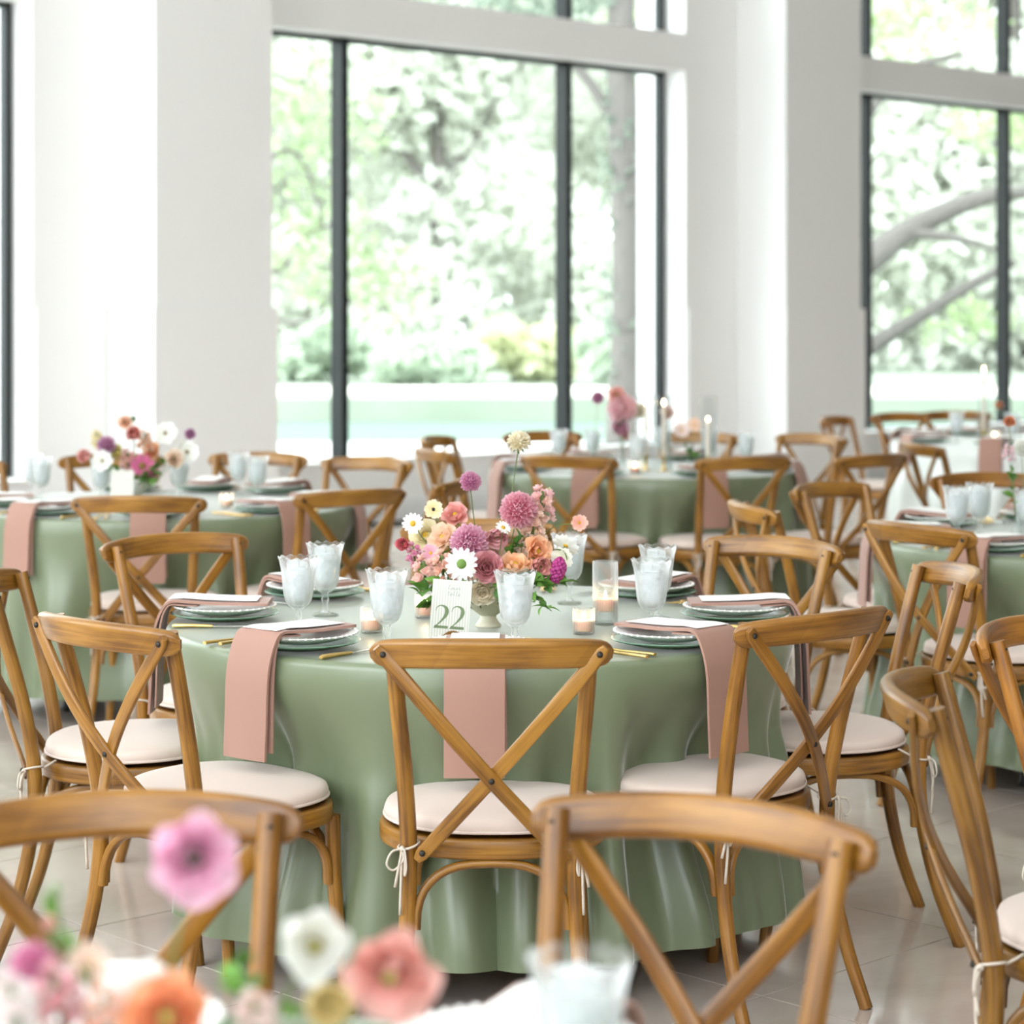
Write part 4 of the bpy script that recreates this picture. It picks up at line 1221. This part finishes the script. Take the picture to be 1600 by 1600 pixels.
def stem_mesh(base, head, bend=0.0, r=.0013, sag=(0, 0, 0)):
    b = Vector((0, 0, 0)); h = Vector(head)
    mid = b.lerp(h, .5) + V(bend * .5, 0, 0) + Vector(sag)
    mb = MB(); vs, fs, uv = tube(smooth_path([b, mid, h], 7), r, 6); mb.add(vs, fs, col=STEMC)
    return mb.mesh('stem', M['leaf'])


def mixc(a, b, t): return tuple(lerp(x, y, t) for x, y in zip(a, b))


def flower(kind, base, head, r, facing, c0, c1, label, group, cat='flower', ctr=(.75, .55, .05), seed=0, name=None, bend=0.0, sag=(0, 0, 0), sepal=False, stem_r=.0013):
    """kind picks the build; base = where the stem leaves the vase, head = centre of the bloom (world); r = bloom radius."""
    c0 = tuple(min(.95, q ** .72) for q in c0); c1 = tuple(q ** .80 for q in c1); r *= 1.1
    base = Vector(base); head = Vector(head); h = head - base
    rnd = random.Random(seed)
    nm = name or {'dahlia': 'dahlia', 'ranunculus': 'ranunculus', 'daisy': 'daisy', 'cosmos': 'cosmos', 'stock': 'stock_flower', 'scabiosa': 'scabiosa', 'celosia': 'celosia', 'poppy': 'poppy', 'rose': 'rose', 'bud': 'flower_bud'}[kind]
    root = thing(nm, label, cat, base, 0, group)
    F = Vector(facing).normalized()
    A = axis_mat(h, F, rnd.uniform(0, 6))
    link('stem', stem_mesh(base, h - F * r * (.45 if kind not in ('daisy', 'cosmos') else .05), bend, stem_r, sag), root)
    if kind in ('dahlia', 'scabiosa'):
        mb = MB(); n = 95 if kind == 'dahlia' else 70
        for i in range(n):
            t = (i + .5) / n; el = math.acos(1 - 1.62 * t)         # from the pole past the equator
            az = i * 2.399963
            d = V(math.sin(el) * math.cos(az), math.sin(el) * math.sin(az), math.cos(el) * .82)
            lr = r * (.40 + .16 * t) * rnd.uniform(.9, 1.1)
            col0, col1 = mixc(c1, c0, .2 + .6 * t), mixc(c0, (1, .9, .95), .18 + .1 * rnd.random())
            vs, fs, col = petal(lr, lr * .78, .55, .7, -.1, 3, mixc(c1, col0, .3), col1)
            q = d.normalized().to_track_quat('Y', 'Z').to_matrix().to_4x4()
            T_ = A @ Matrix.Translation(d * r * .62) @ q @ Matrix.Rotation(rnd.uniform(-.3, .3), 4, 'Y') @ Matrix.Rotation(.35, 4, 'X')
            mb.add(vs, fs, col=col, M=T_)
        vs, fs = lathe([(0, -r * .55), (r * .45, -r * .4), (r * .62, 0), (r * .45, r * .4), (0, r * .52)], 10); mb.add(vs, fs, col=mixc(c1, (0, 0, 0), .15), M=A)
        link('bloom', mb.mesh('bloom', M['petal']), root)
        sepal = True
    elif kind in ('ranunculus', 'rose', 'poppy'):
        mb = MB()
        rings = {'ranunculus': 6, 'rose': 5, 'poppy': 4}[kind]
        for k in range(rings):
            t = k / max(1, rings - 1)                              # 0 inner, 1 outer
            n = [4, 5, 6, 7, 8, 8][k] if kind != 'poppy' else 6
            off = r * lerp(.05, .22, t); el = lerp(1.45, .45 if kind != 'poppy' else .55, t)
            if kind == 'ranunculus': el = lerp(1.5, .80, t)
            L_ = r * lerp(.55, 1.0, t); W_ = r * lerp(.55, 1.15, t)
            for j in range(n):
                col1 = mixc(c0, (1, 1, 1), .12 * rnd.random() + .05 * t); col0 = mixc(c1, c0, .5 * t)
                tilt_petal(mb, petal(L_ * rnd.uniform(.88, 1.1), W_, .38, 1.0 if kind == 'poppy' else .8, .12 if kind != 'poppy' else rnd.uniform(-.15, .2), 5, col0, col1, -.06, .62), 2 * PI * (j + .5 * (k % 2)) / n + rnd.uniform(-.1, .1), el + rnd.uniform(-.08, .08), (off, -r * .35 + r * .10 * (1 - t)), A)
        vs, fs = lathe([(0, -r * .38), (r * .25, -r * .3), (r * .22, -r * .02), (0, r * .05)], 10); mb.add(vs, fs, col=mixc(c1, c0, .3), M=A)
        link('bloom', mb.mesh('bloom', M['petal']), root)
        if kind in ('poppy', 'ranunculus') and ctr:
            mb = MB(); rr = r * (.20 if kind == 'ranunculus' else .26)
            vs, fs = lathe([(0, rr * .9), (rr * .6, rr * .75), (rr, .1 * rr), (rr * .7, -.8 * rr), (0, -rr)], 12); mb.add(vs, fs, col=ctr, M=A @ Matrix.Translation((0, 0, r * .12)))
            link('flower_centre', mb.mesh('flower_centre', M['petal']), root)
    elif kind in ('daisy', 'cosmos'):
        n = 15 if kind == 'daisy' else 8
        L_ = r; W_ = r * (.40 if kind == 'daisy' else .80)
        P3 = petal(L_ * .86, W_, .12, .75 if kind == 'daisy' else 1.0, -.06 if kind == 'daisy' else .08, 4, mixc(c0, c1, .6), c0, .08)
        pm = MB(); pm.add(P3[0], P3[1], col=P3[2]); pme = pm.mesh('petal', M['petal'])
        for j in range(n):
            a = 2 * PI * j / n + rnd.uniform(-.06, .06)
            link('petal', pme, root, M=A @ Matrix.Rotation(a, 4, 'Z') @ Matrix.Translation((0, r * .14, .0004 * (j % 2))) @ Matrix.Rotation(rnd.uniform(-.12, .22), 4, 'X') @ Matrix.Scale(rnd.uniform(.92, 1.05), 4))
        rr = r * (.30 if kind == 'daisy' else .18)
        mb = MB(); vs, fs = lathe([(0, rr * .55), (rr * .5, rr * .48), (rr * .9, rr * .2), (rr, -.05 * rr), (rr * .7, -.3 * rr), (0, -rr * .35)], 16); mb.add(vs, fs, col=ctr, M=A)
        link('flower_centre', mb.mesh('flower_centre', M['petal']), root)
    elif kind == 'stock':
        mb = MB(); n = 15
        up = (F * .4 + V(0, 0, 1)).normalized()
        B = axis_mat(h, up, 0)
        for i in range(n):
            t = i / (n - 1); a = i * 2.4
            p = V(math.cos(a) * r * .52 * (1 - .5 * t), math.sin(a) * r * .52 * (1 - .5 * t), r * (-.8 + 1.6 * t))
            d = V(math.cos(a), math.sin(a), .35 + .6 * t)
            A2 = B @ axis_mat(p, d, rnd.uniform(0, 6))
            cc = mixc(c0, c1, rnd.random())
            for j in range(6):
                tilt_petal(mb, petal(r * .38, r * .40, .3, .6, .05, 3, mixc(cc, c1, .6), mixc(cc, (1, 1, 1), .22 * rnd.random())), j * PI / 3 + rnd.uniform(-.2, .2), .35 + .5 * (j % 2), (.0, 0), A2)
        vs, fs = tube([(0, 0, -r * .9), (0, 0, r * .85)], r * .09, 6)[:2]; mb.add(vs, fs, col=GREEN, M=B)
        link('blossoms', mb.mesh('blossoms', M['petal']), root)
    elif kind == 'celosia':
        mb = MB()
        for i in range(70):
            t = (i + .5) / 70; el = math.acos(1 - 2 * t); az = i * 2.4
            d = V(math.sin(el) * math.cos(az) * .62, math.sin(el) * math.sin(az) * .5, math.cos(el))
            rr = r * rnd.uniform(.13, .2)
            vs, fs = lathe([(0, rr), (rr * .8, rr * .5), (rr, 0), (rr * .7, -rr * .6), (0, -rr)], 6); mb.add(vs, fs, col=mixc(c0, c1, rnd.random()), M=axis_mat(h, V(.25, -.1, 1)) @ Matrix.Translation(d * r * .85))
        link('bloom', mb.mesh('bloom', M['petal']), root)
    elif kind == 'bud':
        mb = MB(); vs, fs = lathe([(0, -r), (r * .5, -r * .6), (r * .7, 0), (r * .4, r * .8), (0, r * 1.1)], 10); mb.add(vs, fs, col=c0, M=A)
        link('bud', mb.mesh('bud', M['petal']), root)
    if sepal:
        mb = MB()
        for j in range(7):
            tilt_petal(mb, petal(r * .62, r * .24, .2, .9, -.25, 3, GREEN, (.10, .18, .05)), 2 * PI * j / 7, -.55, (r * .12, -r * .52), A)
        link('sepals', mb.mesh('sepals', M['leaf']), root)
    return root


def sprig(base, pts, n, label, group, seed=0, sc=1.0, spread=.02, down=0.0):
    """Greenery: a stem along pts (world) with single leaves."""
    base = Vector(base); rnd = random.Random(seed)
    root = thing('leafy_sprig', label, 'greenery', base, 0, group)
    path = smooth_path([V(0, 0, 0)] + [Vector(p) - base for p in pts], 8)
    mb = MB(); vs, fs, uv = tube(path, .0012, 5); mb.add(vs, fs, col=STEMC); link('stem', mb.mesh('stem', M['leaf']), root)
    for i in range(n):
        k = int((.30 + .70 * (i + .5) / n) * (len(path) - 1)); p = path[k]
        t = (path[min(k + 1, len(path) - 1)] - path[k - 1]).normalized()
        side = V(rnd.uniform(-1, 1), rnd.uniform(-1, .4), rnd.uniform(-.6, .8) - down)
        d = (t * .5 + side.normalized()).normalized()
        q = d.to_track_quat('Y', 'Z').to_matrix().to_4x4()
        lf = link('leaf', LEAVES[rnd.randrange(3)], root, M=Matrix.Translation(p) @ q @ Matrix.Rotation(rnd.uniform(-.9, .9), 4, 'Y') @ Matrix.Scale(sc * rnd.uniform(.75, 1.15), 4))
        g = rnd.uniform(.8, 1.35); lf.color = (g, g * 1.02, g * .95, 1)
    return root



# ---- the compote of table 22
VX, VY = -0.057, 5.558
vase = put('compote_vase', MB().add(*lathe([(0, 0), (.030, 0), (.031, .004), (.026, .010), (.020, .020), (.019, .026), (.030, .034), (.046, .046), (.053, .062), (.055, .080), (.0565, .090), (.054, .0905), (.052, .080), (.050, .064), (.043, .050), (.028, .039), (0, .036)], 40)).mesh('compote_vase', M['vase'], sharp=60),
            (VX, VY, ZT + .0005), 0, 'cream footed bowl holding the flowers of table 22', 'vase', None)
FV = (VX, VY, ZT + .045)
G = 'flowers in the bowl of table 22'
PK, PKd = (.82, .44, .56), (.58, .16, .30)
CREAM, CREAMd = (.88, .80, .52), (.80, .66, .28)
WHITE, WHd = (.88, .88, .85), (.80, .82, .70)
PEACH, PEd = (.86, .54, .36), (.78, .34, .18)
CORAL, COd = (.82, .32, .26), (.66, .14, .10)
ROSE, ROd = (.66, .22, .24), (.42, .07, .10)
ORNG, ORd = (.85, .38, .16), (.75, .20, .05)
MAG, MAd = (.42, .02, .16), (.55, .05, .28)
BLUSH, BLd = (.88, .60, .52), (.80, .42, .38)
FL = [
    ('scabiosa', (-0.100, 5.580, 1.106), 0.0216, (.15, -1, .5), (.66, .25, .42), (.45, .09, .22), 'tall mauve-pink scabiosa rising left of the middle'),
    ('scabiosa', (0.017, 5.600, 1.201), 0.0247, (.05, -.6, .8), (.86, .80, .58), (.74, .64, .36), 'tallest bloom, a cream scabiosa on a long stem'),
    ('cosmos', (-0.188, 5.540, 1.042), 0.0229, (.4, -1, .15), (.90, .82, .50), (.85, .72, .30), 'pale yellow cosmos with a dark eye at the upper left'),
    ('poppy', (-0.136, 5.580, 1.023), 0.0293, (-.2, -.7, .6), (.84, .36, .32), (.78, .22, .14), 'coral poppy below the tall mauve scabiosa'),
    ('daisy', (-0.236, 5.520, 1.010), 0.0244, (-.15, -1, .25), (.90, .87, .88), (.85, .80, .78), 'white daisy with a yellow eye at the far left'),
    ('ranunculus', (-0.257, 5.500, 0.963), 0.0182, (-.3, -1, .1), (.74, .12, .15), (.55, .05, .08), 'small red ranunculus at the far left'),
    ('poppy', (-0.204, 5.560, 0.976), 0.0368, (-.3, -.8, .4), CREAM, CREAMd, 'cream poppy left of the peach one'),
    ('poppy', (-0.162, 5.520, 0.974), 0.0335, (-.5, -.6, .5), (.90, .62, .42), (.85, .50, .26), 'peach poppy seen side on at the left'),
    ('dahlia', (-0.101, 5.450, 0.971), 0.0376, (.0, -1, .15), PK, PKd, 'large pink dahlia left of the middle'),
    ('dahlia', (0.015, 5.500, 1.044), 0.0380, (.05, -1, .35), (.80, .38, .46), (.62, .13, .20), 'large pink dahlia at the upper right'),
    ('ranunculus', (-0.035, 5.470, 0.987), 0.0317, (.0, -.7, -.3), (.80, .36, .38), (.66, .14, .12), 'pink ranunculus nodding in the middle'),
    ('daisy', (-0.021, 5.430, 1.009), 0.0180, (.4, -.6, .7), WHITE, WHd, 'small white daisy above the nodding ranunculus'),
    ('stock', (0.070, 5.540, 1.051), 0.0398, (.2, -1, .1), (.80, .40, .44), (.86, .56, .46), 'pink stock spike at the upper right'),
    ('stock', (0.049, 5.520, 1.004), 0.0381, (.0, -1, .1), (.88, .66, .52), (.84, .52, .40), 'peach stock below the right dahlia'),
    ('cosmos', (0.160, 5.520, 1.012), 0.0198, (.2, -1, .2), (.88, .48, .38), (.78, .22, .12), 'small coral cosmos at the end of an arching stem'),
    ('poppy', (0.057, 5.430, 0.954), 0.0315, (.5, -.9, .1), (.90, .46, .22), (.82, .26, .06), 'orange poppy right of the middle'),
    ('ranunculus', (0.063, 5.400, 0.921), 0.0298, (.3, -1, -.1), (.84, .36, .30), (.74, .22, .16), 'salmon ranunculus below the orange poppy'),
    ('cosmos', (0.126, 5.450, 0.964), 0.0331, (.35, .5, .5), WHITE, WHd, 'white cosmos seen from behind at the right'),
    ('cosmos', (0.115, 5.430, 0.936), 0.0270, (.2, -.9, .3), (.88, .87, .78), (.85, .80, .52), 'second white cosmos under the one seen from behind'),
    ('celosia', (0.106, 5.400, 0.911), 0.0313, (.3, -1, .2), MAG, MAd, 'magenta celosia at the lower right'),
    ('rose', (-0.058, 5.390, 0.919), 0.0327, (.15, -1, .2), ROSE, ROd, 'dusty red rose above the bowl'),
    ('poppy', (0.007, 5.410, 0.919), 0.0358, (.1, -.5, .9), (.88, .44, .22), (.85, .66, .18), 'orange and yellow poppy behind the middle goblet'),
    ('daisy', (-0.117, 5.370, 0.930), 0.0371, (-.05, -1, .15), WHITE, (.88, .90, .80), 'large white daisy with a green eye above the card'),
    ('cosmos', (-0.192, 5.470, 0.945), 0.0211, (-.1, -1, .1), (.82, .46, .54), (.70, .20, .32), 'pink cosmos below the arching stem at the left'),
    ('stock', (-0.232, 5.500, 0.936), 0.0258, (-.3, -1, 0), (.80, .46, .52), (.68, .20, .36), 'small pink stock at the far left'),
    ('stock', (-0.205, 5.450, 0.896), 0.0376, (-.2, -1, .1), (.88, .58, .50), (.84, .48, .40), 'peach-pink stock at the lower left'),
    ('stock', (-0.162, 5.430, 0.913), 0.0360, (-.1, -1, .2), (.88, .58, .46), (.85, .48, .36), 'peach stock left of the large daisy'),
    ('rose', (-0.069, 5.410, 0.862), 0.0284, (.0, -1, -.2), (.90, .80, .62), (.86, .68, .40), 'cream rose hanging over the bowl rim'),
    ('bud', (0.089, 5.540, 1.085), 0.0092, (.1, 0, 1), (.32, .36, .14), (.3, .3, .1), 'green bud above the pink stock'),
    ('poppy', (-0.046, 5.500, 0.939), 0.0273, (.1, -.8, .5), (.86, .62, .48), (.70, .36, .20), 'blush poppy behind the dusty rose'),
    ('stock', (0.024, 5.520, 0.937), 0.0305, (.0, -1, .1), (.88, .70, .58), (.84, .56, .42), 'pale peach stock behind the orange poppy'),
]
for i, (kind, hd, r, fc, c0, c1, lab) in enumerate(FL):
    ctr = (.72, .45, .03)
    bx = Vector(FV) + V((hd[0] - VX) * .25, (hd[1] - VY) * .2, 0)
    kw = {}
    if 'dark eye' in lab: ctr = (.05, .03, .02)
    if 'green eye' in lab: ctr = (.22, .36, .08)
    if kind == 'ranunculus': ctr = (.30, .30, .08)
    if 'arching' in lab and 'coral' in lab: kw = {'sag': (.0, 0, .075)}
    flower(kind, bx, hd, r, fc, c0, c1, lab, G, ctr=ctr, seed=200 + i, sepal='behind' in lab and kind == 'cosmos', **kw)
GS = 'greenery in the bowl of table 22'
for i, (pts, n, sc_, lab) in enumerate([
        ([(-0.120, 5.450, 0.871), (-0.172, 5.410, 0.868), (-0.223, 5.390, 0.858)], 12, 1.0, 'leafy sprig spilling left above the small votive'),
        ([(-0.127, 5.430, 0.865), (-0.163, 5.380, 0.849), (-0.195, 5.360, 0.829)], 12, 1.0, 'leafy sprig hanging left beside the card'),
        ([(0.000, 5.430, 0.888), (0.045, 5.380, 0.883), (0.092, 5.380, 0.874)], 14, .95, 'leafy sprig spilling right under the celosia'),
        ([(0.015, 5.410, 0.875), (0.056, 5.350, 0.853), (0.091, 5.330, 0.826)], 10, .85, 'thin sprig trailing onto the cloth at the right'),
        ([(-0.015, 5.540, 0.898), (0.000, 5.520, 0.938), (0.018, 5.500, 0.975)], 11, 1.0, 'upright leaves in the middle of the bowl'),
        ([(-0.030, 5.410, 0.871), (-0.022, 5.370, 0.870), (-0.015, 5.350, 0.866)], 9, .8, 'dark leaves over the bowl rim beside the goblet'),
        ([(0.030, 5.450, 0.908), (0.075, 5.410, 0.890), (0.127, 5.410, 0.880)], 12, .9, 'leafy sprig reaching right to the goblet stem'),
        ([(-0.152, 5.520, 0.916), (-0.182, 5.500, 0.921), (-0.219, 5.470, 0.918)], 8, .7, 'small leaves among the pink blooms at the left')]):
    sprig(FV, pts, int(n * 1.7), lab, GS, 300 + i, sc_ * 1.08, down=.25 if 'hang' in lab or 'trail' in lab else 0)


def simple_vase(name, x, y, prof, mat, label, group=None, n=28):
    return put(name, MB().add(*lathe(prof, n)).mesh(name, mat, sharp=60), (x, y, ZT + .0005), 0, label, 'vase', group)
bowl_prof = [(0, 0), (.030, 0), (.031, .004), (.020, .018), (.030, .034), (.050, .050), (.057, .085), (.0545, .0855), (.047, .054), (.028, .040), (0, .037)]
bud_prof = [(0, 0), (.018, 0), (.022, .004), (.024, .03), (.018, .06), (.009, .08), (.009, .125), (.011, .13), (.0095, .13), (.0075, .12), (.0075, .08), (.016, .06), (.022, .03), (.02, .006), (0, .005)]

# ---- left back table
simple_vase('compote_vase', -1.496, 9.182, bowl_prof, M['white_vase'], 'white footed bowl of flowers on the left back table')
G = 'flowers on the left back table'
FV2 = Vector((-1.496, 9.182, ZT + .05))
for i, (kind, hd, r, c0, c1, lab) in enumerate([
        ('ranunculus', (-1.469, 9.000, 1.043), 0.0311, CORAL, COd, 'coral ranunculus near the top'),
        ('poppy', (-1.518, 9.100, 1.083), 0.0251, PEACH, PEd, 'topmost peach poppy'),
        ('bud', (-1.504, 9.200, 1.093), 0.0159, (.12, .22, .12), (0, 0, 0), 'dark green bud at the top'),
        ('dahlia', (-1.584, 9.050, 0.995), 0.0312, (.55, .25, .42), (.4, .1, .25), 'mauve dahlia at the left'),
        ('ranunculus', (-1.561, 9.150, 0.964), 0.0316, (.85, .75, .25), (.75, .6, .1), 'yellow ranunculus'),
        ('ranunculus', (-1.657, 9.000, 0.953), 0.0311, (.85, .42, .38), (.75, .25, .2), 'pink ranunculus at the far left'),
        ('daisy', (-1.452, 9.100, 0.912), 0.0471, (.66, .10, .26), (.5, .05, .16), 'hot pink daisy in the middle'),
        ('poppy', (-1.433, 9.200, 0.964), 0.0318, ORNG, ORd, 'orange poppy right of the middle'),
        ('stock', (-1.434, 9.050, 1.010), 0.0375, (.80, .58, .40), (.78, .45, .3), 'peach stock above the orange poppy'),
        ('cosmos', (-1.369, 9.150, 1.038), 0.0442, WHITE, WHd, 'white cosmos at the upper right'),
        ('scabiosa', (-1.250, 9.000, 1.043), 0.0186, (.45, .16, .34), (.3, .08, .2), 'mauve scabiosa far out at the right'),
        ('cosmos', (-1.276, 9.100, 0.967), 0.0440, WHITE, WHd, 'white cosmos at the far right'),
        ('stock', (-1.646, 9.200, 1.007), 0.0318, CREAM, CREAMd, 'cream stock at the upper left'),
        ('poppy', (-1.319, 9.050, 0.940), 0.0344, (.88, .72, .55), PEACH, 'pale peach poppy at the lower right'),
        ('stock', (-1.516, 9.150, 0.924), 0.0411, BLUSH, BLd, 'blush stock over the bowl'),
        ('cosmos', (-1.590, 9.000, 0.938), 0.0435, WHITE, WHd, 'white cosmos at the lower left'),
        ('rose', (-1.417, 9.100, 0.877), 0.0314, (.70, .30, .34), ROd, 'dusty pink rose at the bowl rim')]):
    flower(kind, FV2 + V((hd[0] + 1.496) * .2, 0, 0), hd, r, ((hd[0] + 1.496) * 2.0, -1, .3), c0, c1, lab + ' on the left back table', G, seed=400 + i, ctr=(.3, .2, .05))
for i, (pts, n) in enumerate([([(-1.441, 9.080, 0.871), (-1.416, 9.030, 0.844)], 10), ([(-1.404, 9.080, 0.896), (-1.373, 9.040, 0.866)], 8), ([(-1.567, 9.080, 0.908), (-1.616, 9.030, 0.927)], 8), ([(-1.361, 9.130, 0.930), (-1.334, 9.080, 0.933)], 6)]):
    sprig(FV2, pts, n, ['leaves hanging below the hot pink daisy', 'leaves right of the dusty rose', 'leaves under the left white cosmos', 'leaves under the pale peach poppy'][i] + ' on the left back table', 'greenery on the left back table', 420 + i, 1.2)

# ---- candlelit middle table: bud vases
G = 'blooms in bud vases on the candlelit table'
bv3 = [(0.531, 11.167), (0.401, 11.358), (0.764, 11.310), (0.861, 11.120)]
for (x, y), w in zip(bv3, ('under the big pink blooms', 'at the left of the middle table', 'right of the taper pair', 'with green leaves near the single taper')):
    simple_vase('bud_vase', x, y, bud_prof, M['glass'], 'clear bud vase ' + w, 'bud vases on the candlelit table', 20)
for i, (kind, hd, r, q, c0, c1, lab) in enumerate([
        ('dahlia', (0.530, 11.167, 1.054), 0.0617, 0, (.88, .62, .64), (.80, .42, .46), 'large pale pink dahlia left of the tapers'),
        ('poppy', (0.506, 11.167, 1.118), 0.0385, 0, (.85, .42, .36), (.75, .3, .22), 'coral poppy above the pale pink dahlia'),
        ('scabiosa', (0.420, 11.358, 1.099), 0.0274, 1, (.60, .26, .42), (.45, .12, .28), 'small mauve scabiosa left of the coral poppy'),
        ('ranunculus', (0.518, 11.167, 0.958), 0.0462, 0, (.84, .50, .62), (.55, .06, .25), 'pink ranunculus with a magenta heart below the dahlia'),
        ('ranunculus', (0.549, 11.167, 0.921), 0.0231, 0, CORAL, COd, 'tiny coral ranunculus by the magenta heart'),
        ('poppy', (0.756, 11.310, 1.026), 0.0312, 2, BLUSH, BLd, 'blush poppy between the tapers'),
        ('poppy', (0.625, 11.310, 1.035), 0.0351, 2, CREAM, CREAMd, 'cream poppy right of the pale pink dahlia'),
        ('cosmos', (0.878, 11.120, 0.976), 0.0345, 3, (.86, .60, .46), PEACH, 'peach cosmos before the right pillar'),
        ('cosmos', (0.811, 11.120, 0.951), 0.0384, 3, (.88, .74, .70), BLUSH, 'pale blush cosmos over the green leaves')]):
    x, y = bv3[q]
    flower(kind, (x, y, ZT + .02), hd, r, (0, -1, .3), c0, c1, lab, G, seed=500 + i, ctr=(.4, .05, .2) if 'magenta' in lab else (.6, .45, .1))
sprig((0.861, 11.120, ZT + .02), [(0.853, 11.120, 0.819), (0.834, 11.100, 0.897)], 12, 'green leaves in the bud vase near the single taper', 'greenery on the candlelit table', 530, 1.2)
sprig((0.531, 11.167, ZT + .02), [(0.524, 11.170, 0.955), (0.529, 11.150, 1.005)], 10, 'green leaves under the pale pink dahlia', 'greenery on the candlelit table', 531, 1.2)

# ---- right green table
G = 'blooms on the right green table'
for (x, y), w in zip([(1.634, 7.486), (1.710, 7.708)], ('holding the orange ranunculus at the right edge', 'at the right edge with pink blooms')):
    simple_vase('bud_vase', x, y, bud_prof, M['glass'], 'clear bud vase ' + w, 'bud vases on the right green table', 20)
for i, (kind, hd, r, bs, c0, c1, lab) in enumerate([
        ('ranunculus', (1.606, 7.486, 1.159), 0.0207, (1.634, 7.486), (.80, .30, .12), ORd, 'orange ranunculus on a tall stem at the right edge'),
        ('stock', (1.604, 7.486, 1.059), 0.0248, (1.634, 7.486), (.86, .66, .68), (.78, .50, .54), 'pale pink stock below the orange ranunculus'),
        ('dahlia', (1.694, 7.708, 1.063), 0.0255, (1.710, 7.708), WHITE, WHd, 'white dahlia cut by the right edge')]):
    flower(kind, (bs[0], bs[1], ZT + .02), hd, r, (-.2, -1, .4), c0, c1, lab, G, seed=540 + i, ctr=(.3, .2, .05))
sprig((1.634, 7.486, ZT + .02), [(1.617, 7.490, 0.952), (1.609, 7.470, 1.005)], 9, 'green leaves in the bud vase at the right edge', 'greenery on the right green table', 549, 1.0)
# far right table
simple_vase('bud_vase', 2.911, 13.368, bud_prof, M['glass'], 'clear bud vase on the far right table', None, 20)
hd = (2.805, 13.370, 0.978); flower('ranunculus', (2.911, 13.368, ZT + .02), hd, 0.0258, (0, -1, .4), ORNG, ORd, 'small orange ranunculus on the far right table', None, seed=560)

# ---- foreground table
simple_vase('compote_vase', -0.308, 1.787, bowl_prof, M['white_vase'], 'white footed bowl below the blurred foreground blooms')
FV7 = Vector((-0.308, 1.787, ZT + .05))
G = 'blurred blooms on the foreground table'
for i, (kind, hd, r, fc, c0, c1, lab) in enumerate([
        ('poppy', (-0.261, 1.900, 1.065), 0.0325, (.22, -1, .02), (.86, .46, .62), (.74, .26, .46), 'big pink bloom with a dark heart, highest in the foreground'),
        ('poppy', (-0.099, 1.900, 0.970), 0.0346, (-.1, -1, -.2), (.86, .40, .34), (.80, .30, .20), 'coral poppy left of the foreground goblet'),
        ('poppy', (-0.165, 1.940, 0.981), 0.0279, (.1, -1, .2), (.9, .9, .88), (.85, .82, .60), 'white poppy left of the coral one'),
        ('ranunculus', (-0.146, 1.850, 0.958), 0.0215, (0, -1, .3), (.93, .80, .40), (.85, .62, .2), 'yellow ranunculus below the white poppy'),
        ('poppy', (-0.266, 1.790, 0.965), 0.0306, (0, -1, .5), (.82, .28, .10), (.7, .15, .03), 'orange-red poppy at the bottom edge'),
        ('stock', (-0.358, 1.830, 0.966), 0.0263, (-.2, -1, .2), (.82, .46, .50), (.76, .34, .36), 'pink stock at the lower left'),
        ('scabiosa', (-0.382, 1.850, 0.988), 0.0174, (-.2, -1, .2), (.72, .22, .40), (.55, .1, .25), 'magenta-pink scabiosa at the far left'),
        ('cosmos', (-0.343, 1.880, 0.982), 0.0176, (.1, -1, .2), (.88, .66, .54), (.82, .5, .34), 'peach cosmos with an olive eye at the left'),
        ('poppy', (-0.291, 1.850, 0.966), 0.0225, (0, -.6, .8), (.9, .88, .84), (.85, .8, .7), 'white poppy behind the orange-red one'),
        ('stock', (-0.385, 1.790, 0.971), 0.0247, (0, -1, .3), (.88, .84, .82), (.86, .74, .72), 'white stock in the bottom left corner'),
        ('stock', (-0.317, 1.810, 0.960), 0.0220, (0, -1, .3), (.86, .56, .42), (.80, .40, .26), 'peach stock beside the orange-red poppy'),
        ('bud', (-0.375, 1.880, 1.015), 0.0067, (0, 0, 1), (.60, .22, .16), (0, 0, 0), 'small red bud at the left'),
        ('bud', (-0.370, 1.880, 1.042), 0.0062, (0, 0, 1), (.22, .32, .14), (0, 0, 0), 'small green bud above the red one'),
        ('stock', (-0.200, 1.810, 0.955), 0.0220, (0, -1, .4), (.88, .80, .76), (.82, .56, .5), 'blush stock at the bottom between orange and yellow')]):
    flower(kind, FV7 + V((hd[0] + 0.308) * .25, .0, 0), hd, r, fc, c0, c1, lab, G, seed=600 + i, ctr=(.05, .05, .02) if i == 0 else (.42, .38, .08), stem_r=.0018)
for i, (pts, n, lab) in enumerate([([(-0.223, 1.880, 0.934), (-0.218, 1.900, 0.957), (-0.227, 1.920, 0.975)], 8, 'green leaves between the big pink bloom and the white poppy'),
                                   ([(-0.332, 1.850, 0.953), (-0.370, 1.900, 0.996), (-0.373, 1.900, 1.030)], 7, 'thin green spray at the far left foreground'),
                                   ([(-0.171, 1.880, 0.934), (-0.174, 1.850, 0.958)], 6, 'dark leaves left of the yellow ranunculus')]):
    sprig(FV7, pts, n, lab, 'greenery on the foreground table', 640 + i, .7)
